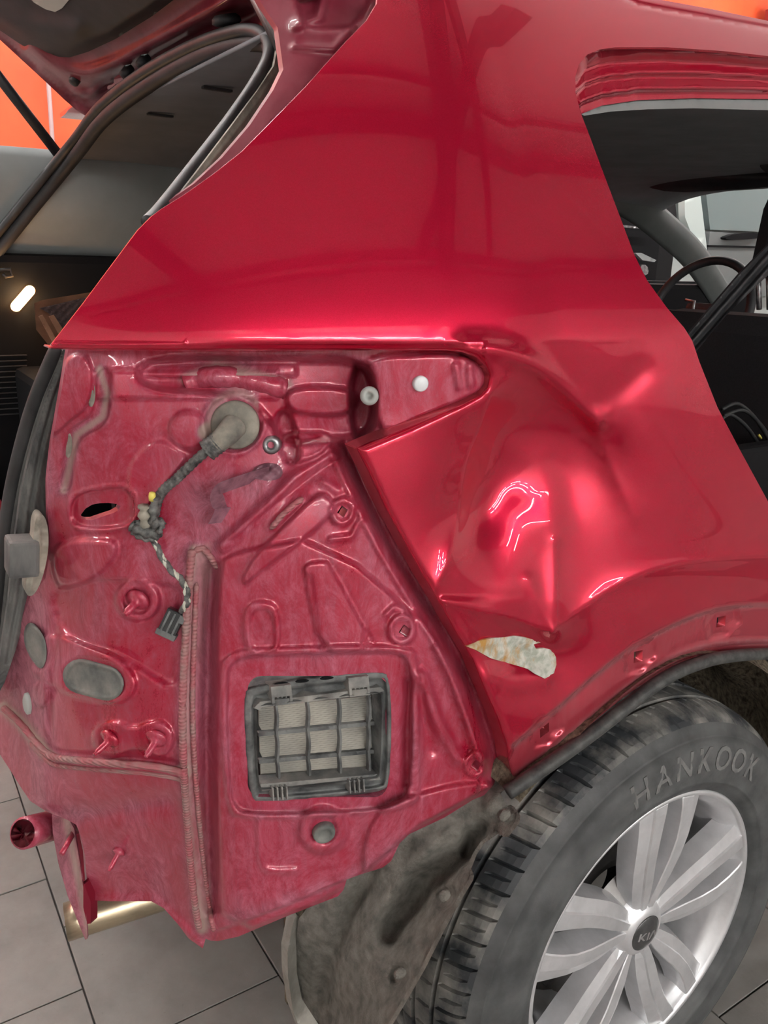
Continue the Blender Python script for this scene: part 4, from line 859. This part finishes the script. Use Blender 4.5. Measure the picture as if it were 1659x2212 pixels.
# ------------------------------------------------------------------ tailgate seal and its flange
def knots(K, n=8, h=0): return curve3([UY(a, b, y+h) for a, b, y in K], n)
SK = [(320, 482, .20), (350, 450, .22), (430, 348, .27), (500, 256, .32), (556, 172, .36), (580, 120, .40), (576, 84, .45), (548, 66, .50), (500, 70, .56), (420, 98, .68), (330, 145, .84), (255, 197, 1.02), (205, 243, 1.2), (162, 300, 1.38), (118, 354, 1.46), (60, 424, 1.5), (0, 498, 1.52), (-70, 580, 1.53)]
lc = knots(SK); n_ = len(lc)
tube('tailgate_seal', lc, [.0075+.0025*min(1, max(0, (i-n_*.3)/(n_*.35))) for i in range(n_)], M_rubber, car, 12)
lc = knots([(a+(14 if b > 100 and a > 300 and y < .42 else (4 if y < .6 else 5)), b+(2 if y < .42 else 13), y+.015) for a, b, y in SK]); 
tube('seal_lip', lc, [.0055+.004*min(1, max(0, (i-n_*.3)/(n_*.35))) for i in range(len(lc))], M_black2, car, 10)
lc = knots([(a+(6 if y < .7 else 9), b+(16 if y < .5 else 27), y+.01) for a, b, y in SK if y > .38])
tube('opening_trim', lc, [.0105+.005*i/len(lc) for i in range(len(lc))], M_black2, car, 10)
FLG = [(352, 470), (372, 440), (432, 362), (500, 272), (556, 196), (592, 142), (600, 100), (606, 120), (612, 150), (602, 178), (562, 236), (520, 302), (470, 352), (410, 418), (380, 450)]
sheet('seal_flange', FLG, lambda px, py: UY(px, py, .215+.15*sm((px-380)/260)+.006*np.cos((px*.62+py*.78)*.0)-.005*np.exp(-(dline(px, py, [(385, 445), (440, 372), (510, 282), (566, 206), (600, 150)])/5)**2)), 5, M_tan, car, (), (0, .006, 0))
SL = [(134, 750, .235), (120, 775, .24), (84, 860, .27), (56, 950, .30), (30, 1060, .33), (12, 1180, .36), (0, 1300, .39), (-16, 1440, .42), (-40, 1500, .44)]
tube('tailgate_seal', knots([(a-4, b, y) for a, b, y in SL]), .0085, M_rubber, car, 12)
tube('seal_lip', knots([(a+13, b, y-.006) for a, b, y in SL]), .0050, M_rubber_d, car, 10)
BND = [(136, 755), (100, 860), (70, 960), (46, 1060), (30, 1180), (18, 1300), (0, 1420), (-50, 1510), (-20, 1530), (10, 1474), (34, 1404), (52, 1340), (62, 1290), (92, 1240), (106, 1180), (104, 1110), (106, 1040), (118, 960), (136, 890), (158, 820), (184, 760)]
ctr = [(158, 755), (118, 860), (90, 960), (68, 1080), (56, 1190), (38, 1310), (16, 1430)]
sheet('seal_flange', BND, lambda px, py: UY(px, py, np.interp(py, [750, 1000, 1200, 1500], [.222, .285, .33, .40])-.006*np.exp(-((dline(px, py, ctr)-8)/6)**2)+.0012*np.cos(dline(px, py, ctr)*1.3)), 3.4, M_rubber_d, car, (), (0, .01, 0))
LPL = smooth([(76, 1114), (96, 1110), (106, 1150), (103, 1205), (88, 1262), (70, 1290), (54, 1284), (58, 1240), (72, 1180)], True, 2)
lp_ = sheet('latch_plate', LPL, lambda px, py: UY(px, py, .262+.004*np.sin(py/9.)-.004*np.exp(-(dline(px, py, [(84, 1120), (84, 1190), (64, 1280)])/5)**2)), 4, M_tan, car, (), (.0, .022, 0))
bm = bmesh.new()
c0 = UY(47, 1200, .27); add_box(bm, tuple(c0), (.030, .036, .040), Matrix.Rotation(.1, 3, 'Y'), .004); bm_obj('latch_block', bm, M_rubber_d, lp_)
# ------------------------------------------------------------------ raised tailgate
GN = np.array((.78, 0, 1.)); GN /= np.linalg.norm(GN); GP = np.array((-.38, 1., 1.66))
def gp(h): return lambda px, py: UPLh(px, py, h)
def UPLh(px, py, h):
    d = rays(px, py); h = np.asarray(h, float)*np.ones(np.shape(px)); t = (((GP-CAM)@GN)-h)/(d@GN); return CAM+t[..., None]*d
FR = [(-90, 4), (0, 86), (50, 132), (100, 178), (140, 216), (165, 238), (186, 251), (200, 246), (222, 226), (262, 190), (330, 142), (420, 94), (500, 66), (560, 56), (640, 62), (700, 30), (740, -50), (400, -90), (-90, -90)]
def gfr(px, py):
    e = [(-90, 30), (0, 100), (80, 168), (150, 226), (186, 246)]
    h = .012*sm(1-dline(px, py, e)/16)+.018*np.exp(-(dline(px, py, smooth([(70, 100), (110, 138), (160, 160), (210, 158), (300, 118), (420, 50), (520, -20)]))/22)**2)-.02*np.exp(-(dline(px, py, [(240, 190), (330, 125), (430, 74), (540, 30)])/26)**2)
    h = h+.008*np.exp(-(dline(px, py, [(160, 195), (190, 205), (240, 175)])/8)**2)+.006*np.exp(-(dline(px, py, [(86, 150), (130, 186)])/6)**2)
    return UPLh(px, py, h)
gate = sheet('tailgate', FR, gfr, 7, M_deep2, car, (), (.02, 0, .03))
TRM = [(-90, -10), (0, 66), (48, 98), (100, 121), (150, 124), (190, 112), (250, 84), (330, 34), (380, -4), (430, -60), (-90, -90)]
gt = sheet('tailgate_trim', TRM, lambda px, py: UPLh(px, py, .03-.022*sm(1+sdf(px, py, TRM)/26)+.012*np.exp(-(dline(px, py, [(-90, 20), (60, 60), (160, 70)])/30)**2)), 7, M_black2, gate, (), (.01, 0, .02))
GLS = [(52, -60), (60, -8), (74, 6), (98, 20), (119, 26), (134, 18), (152, -4), (180, -60)]
sheet('tailgate_window', GLS, lambda px, py: UPLh(px, py, .034+0*px), 6, mat('light_painted_window_glass', (.42, .42, .36), .15, spec=.8), gate, (), (0, 0, .004))  # pale base colour stands for light showing in the glass
for (a, b, r) in ((158, 178, .014), (268, 163, .012), (303, 141, .012)):
    p = UPLh(np.array([a*1.]), np.array([b*1.]), .02)[0]; lathe('gate_plug', [(.0005, -.003), (r*.8, -.003), (r, 0), (r, .02)], M_black2, tuple(p), tuple(GN), 16, gate, scale2=.75)
p = UY(489, 44, .60); lathe('gate_buffer', [(.0005, -.008), (.015, -.007), (.020, -.003), (.021, .003), (.016, .006), (.008, .008), (.008, .035)], M_black2, tuple(p), (.25, .1, -1), 20, car)
# gas struts
s0 = UY(652, 172, .235); s1 = UY(634, 140, .24); s2 = UY(515, -90, .42)
st = tube('gas_strut', [tuple(s1), tuple(s2)], .0102, M_rubber, car, 18)
tube('strut_neck', [tuple(s0), tuple(s1*.8+s0*.2), tuple(s1)], [.0070, .0078, .0074], M_black2, st, 14)
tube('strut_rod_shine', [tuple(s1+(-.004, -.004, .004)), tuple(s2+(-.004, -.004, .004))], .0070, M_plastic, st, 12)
q = UY(656, 172, .235); lathe('strut_socket', [(.0005, -.012), (.010, -.011), (.0125, -.004), (.0125, .006), (.009, .012), (.006, .03)], M_black2, tuple(q), (.75, .4, .35), 20, st)
tube('strut_ball_stud', [tuple(q), tuple(UY(695, 154, .22))], [.0085, .0075], M_black2, st, 14)
tube('gas_strut', [tuple(UY(128, 336, 1.50)), tuple(UY(-60, 92, 1.45))], .0115, M_black2, car, 14)

# ------------------------------------------------------------------ cabin seen through the rear door opening
grid('pillar_trim', lambda u, v: (lambda c, n2: tuple(c+n2*((v-.5)*.115)+np.array((0, -.02*math.sin(v*math.pi), 0))))(np.array(curve3([(1.30, 1.52, 1.615), (1.50, 1.53, 1.585), (1.74, 1.55, 1.50), (1.95, 1.56, 1.40), (2.20, 1.57, 1.22)], 8)[int(u*32)]), np.array((.55, 0, .83))), 32, 8, M_apillar, car, .02)
box('front_door_glass_frame', (1.75, 1.60, 1.30), (.9, .03, .04), M_black, car, .01)
def wsheet(name, pl, y, m, parent=car, th=(.02, .02, 0), st=9, f=None): return sheet(name, pl, (lambda px, py: UY(px, py, y+(f(px, py) if f else 0*px))), st, m, parent, (), th)
sheet('sun_visor', smooth([(1380, 386), (1420, 378), (1560, 368), (1700, 362), (1700, 396), (1659, 405), (1560, 411), (1450, 416), (1395, 404)], True, 1), lambda px, py: UX(px, py, 1.36+.02*np.sin(py/9.)), 7, M_black2, car, (), (.03, 0, 0))
sheet('roof_console', smooth([(1636, 352), (1700, 340), (1700, 392), (1650, 372)], True, 2), lambda px, py: UX(px, py, 1.2+0*px), 7, M_black2, car, (), (.06, 0, 0))
box('dashboard', (2.0, .95, 1.0), (.5, 1.25, .34), M_black, car, .06)
cs = np.array((1.47, 1.16, 1.22)); V, F = tube_vf([tuple(cs+np.array((.07*math.sin(t), .185*math.cos(t), .185*math.sin(t)*.93))) for t in np.linspace(0, 2*math.pi, 49)], .0145, 12, caps=False)
sw = mesh_obj('steering_wheel', V, F, M_black2, car)
box('wheel_boss', tuple(cs+(.03, 0, -.02)), (.05, .14, .11), M_black2, sw, .02, Matrix.Rotation(.3, 3, 'Y'))
for s_ in (-1, 1): box('wheel_spoke', tuple(cs+(.02, s_*.12, -.01)), (.03, .12, .035), M_black, sw, .008)
tube('spoke_bezel', [UX(1481, 648, 1.42), UX(1500, 651, 1.42), UX(1496, 680, 1.42)], .005, M_steel, sw, 8)
def cushion(name, c, s, m, bev=.05, rot=0.0): return box(name, c, s, m, car, bev, Matrix.Rotation(rot, 3, 'Y'))
cushion('front_seat', (.90, .62, .92), (.16, .50, .68), M_seat, .06, .18)
p = UX(1700, 510, .86); cushion('headrest', (.90, float(p[1])-.02, float(p[2])), (.10, .20, .19), M_seat, .04, .12)
for a in (1640, 1662): tube('headrest_post', [tuple(UX(a, 668, .86)), tuple(UX(a-2, 560, .88))], .0062, M_steel, car, 12)
cushion('rear_seat', (.42, .85, .86), (.20, .98, .62), M_seat, .06, -.25); cushion('rear_seat_cushion', (.62, .85, .64), (.60, 1.0, .18), M_seat, .05)
BLT = [(1440, 800), (1432, 786), (1540, 660), (1600, 590), (1700, 490), (1900, 285), (1930, 330), (1720, 540), (1640, 612), (1570, 680), (1500, 764), (1470, 800)]
wsheet('seat_belt', BLT, .22, M_black2, f=lambda a, b: .006*np.cos((a*.75+b*.66)*.33), th=(0, .004, 0), st=4)
# coil of trim with coloured marks on the seat
cc = thing('rubber_trim_coil', 'black rubber trim coil with one yellow and one blue mark on the rear seat', 'rubber trim', tuple(UY(1560, 1010, .42)))
for i_, (dx_, dy_) in enumerate(((0, 0), (12, 14), (-14, 24))):
    K = [(1560+dx_*.3, 884+dy_, .42), (1592+dx_, 872+dy_, .42), (1625+dx_, 896+dy_, .42), (1655+dx_, 940+dy_, .42), (1690+dx_, 1010+dy_, .43)]
    tube('coil_turn', knots(K), .0042, M_rubber, cc, 8)
for (a, b, m) in ((1641, 943, M_yellow), (1655, 965, M_blue)): tube('colour_mark', [UY(a-2, b-4, .414), UY(a+3, b+4, .414)], .0026, m, cc, 8)

# ------------------------------------------------------------------ beyond the cabin
van = thing('van', 'pale grey van with a white door pillar seen through the windscreen', 'van', (4.75, 3.36, 0))
def vpan(name, pl, m, x=0.): return sheet(name, pl, lambda px, py: UY(px, py, 3.0+x+0*px), 16, m, van, (), (0, .05, 0))
box('van_body', (4.75, 3.36, 1.12), (2.6, .62, 1.7), mottled('pale_van_paint', (.30, .33, .32), (.36, .39, .38), 2, .4), van, .10)
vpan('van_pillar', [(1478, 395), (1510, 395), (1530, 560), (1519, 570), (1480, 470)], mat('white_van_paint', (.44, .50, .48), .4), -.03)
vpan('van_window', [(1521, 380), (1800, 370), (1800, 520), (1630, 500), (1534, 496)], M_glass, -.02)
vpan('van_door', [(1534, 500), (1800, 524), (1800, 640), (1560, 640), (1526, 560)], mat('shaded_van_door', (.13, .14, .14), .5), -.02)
vpan('van_mirror', smooth([(1566, 512), (1590, 504), (1640, 502), (1650, 514), (1600, 518), (1570, 518)], True, 1), M_black, -.06)
vpan('van_handle', [(1530, 529), (1640, 532), (1640, 536), (1530, 533)], M_black, -.04)
dc = thing('parked_car', 'black parked car seen through the far side window of the cabin', 'car', (1.75, 2.9, 0))
box('car_body', (1.75, 2.95, .57), (3.1, 1.1, 1.12), M_black, dc, .12); box('car_cabin', (1.85, 2.95, 1.42), (2.4, 1.0, .9), M_black, dc, .25)
wsheet('car_bonnet_edge', [(1372, 546), (1385, 546), (1418, 562), (1414, 566), (1388, 562)], 2.40, M_trim, dc, (0, .02, 0), 5)
wsheet('car_lamp', smooth([(1382, 572), (1398, 572), (1402, 590), (1392, 596)], True, 1), 2.40, M_steel, dc, (0, .02, 0), 5)
wsheet('car_trim_strip', [(1345, 486), (1410, 492), (1410, 496), (1345, 491)], 2.40, M_steel, dc, (0, .02, 0), 5)
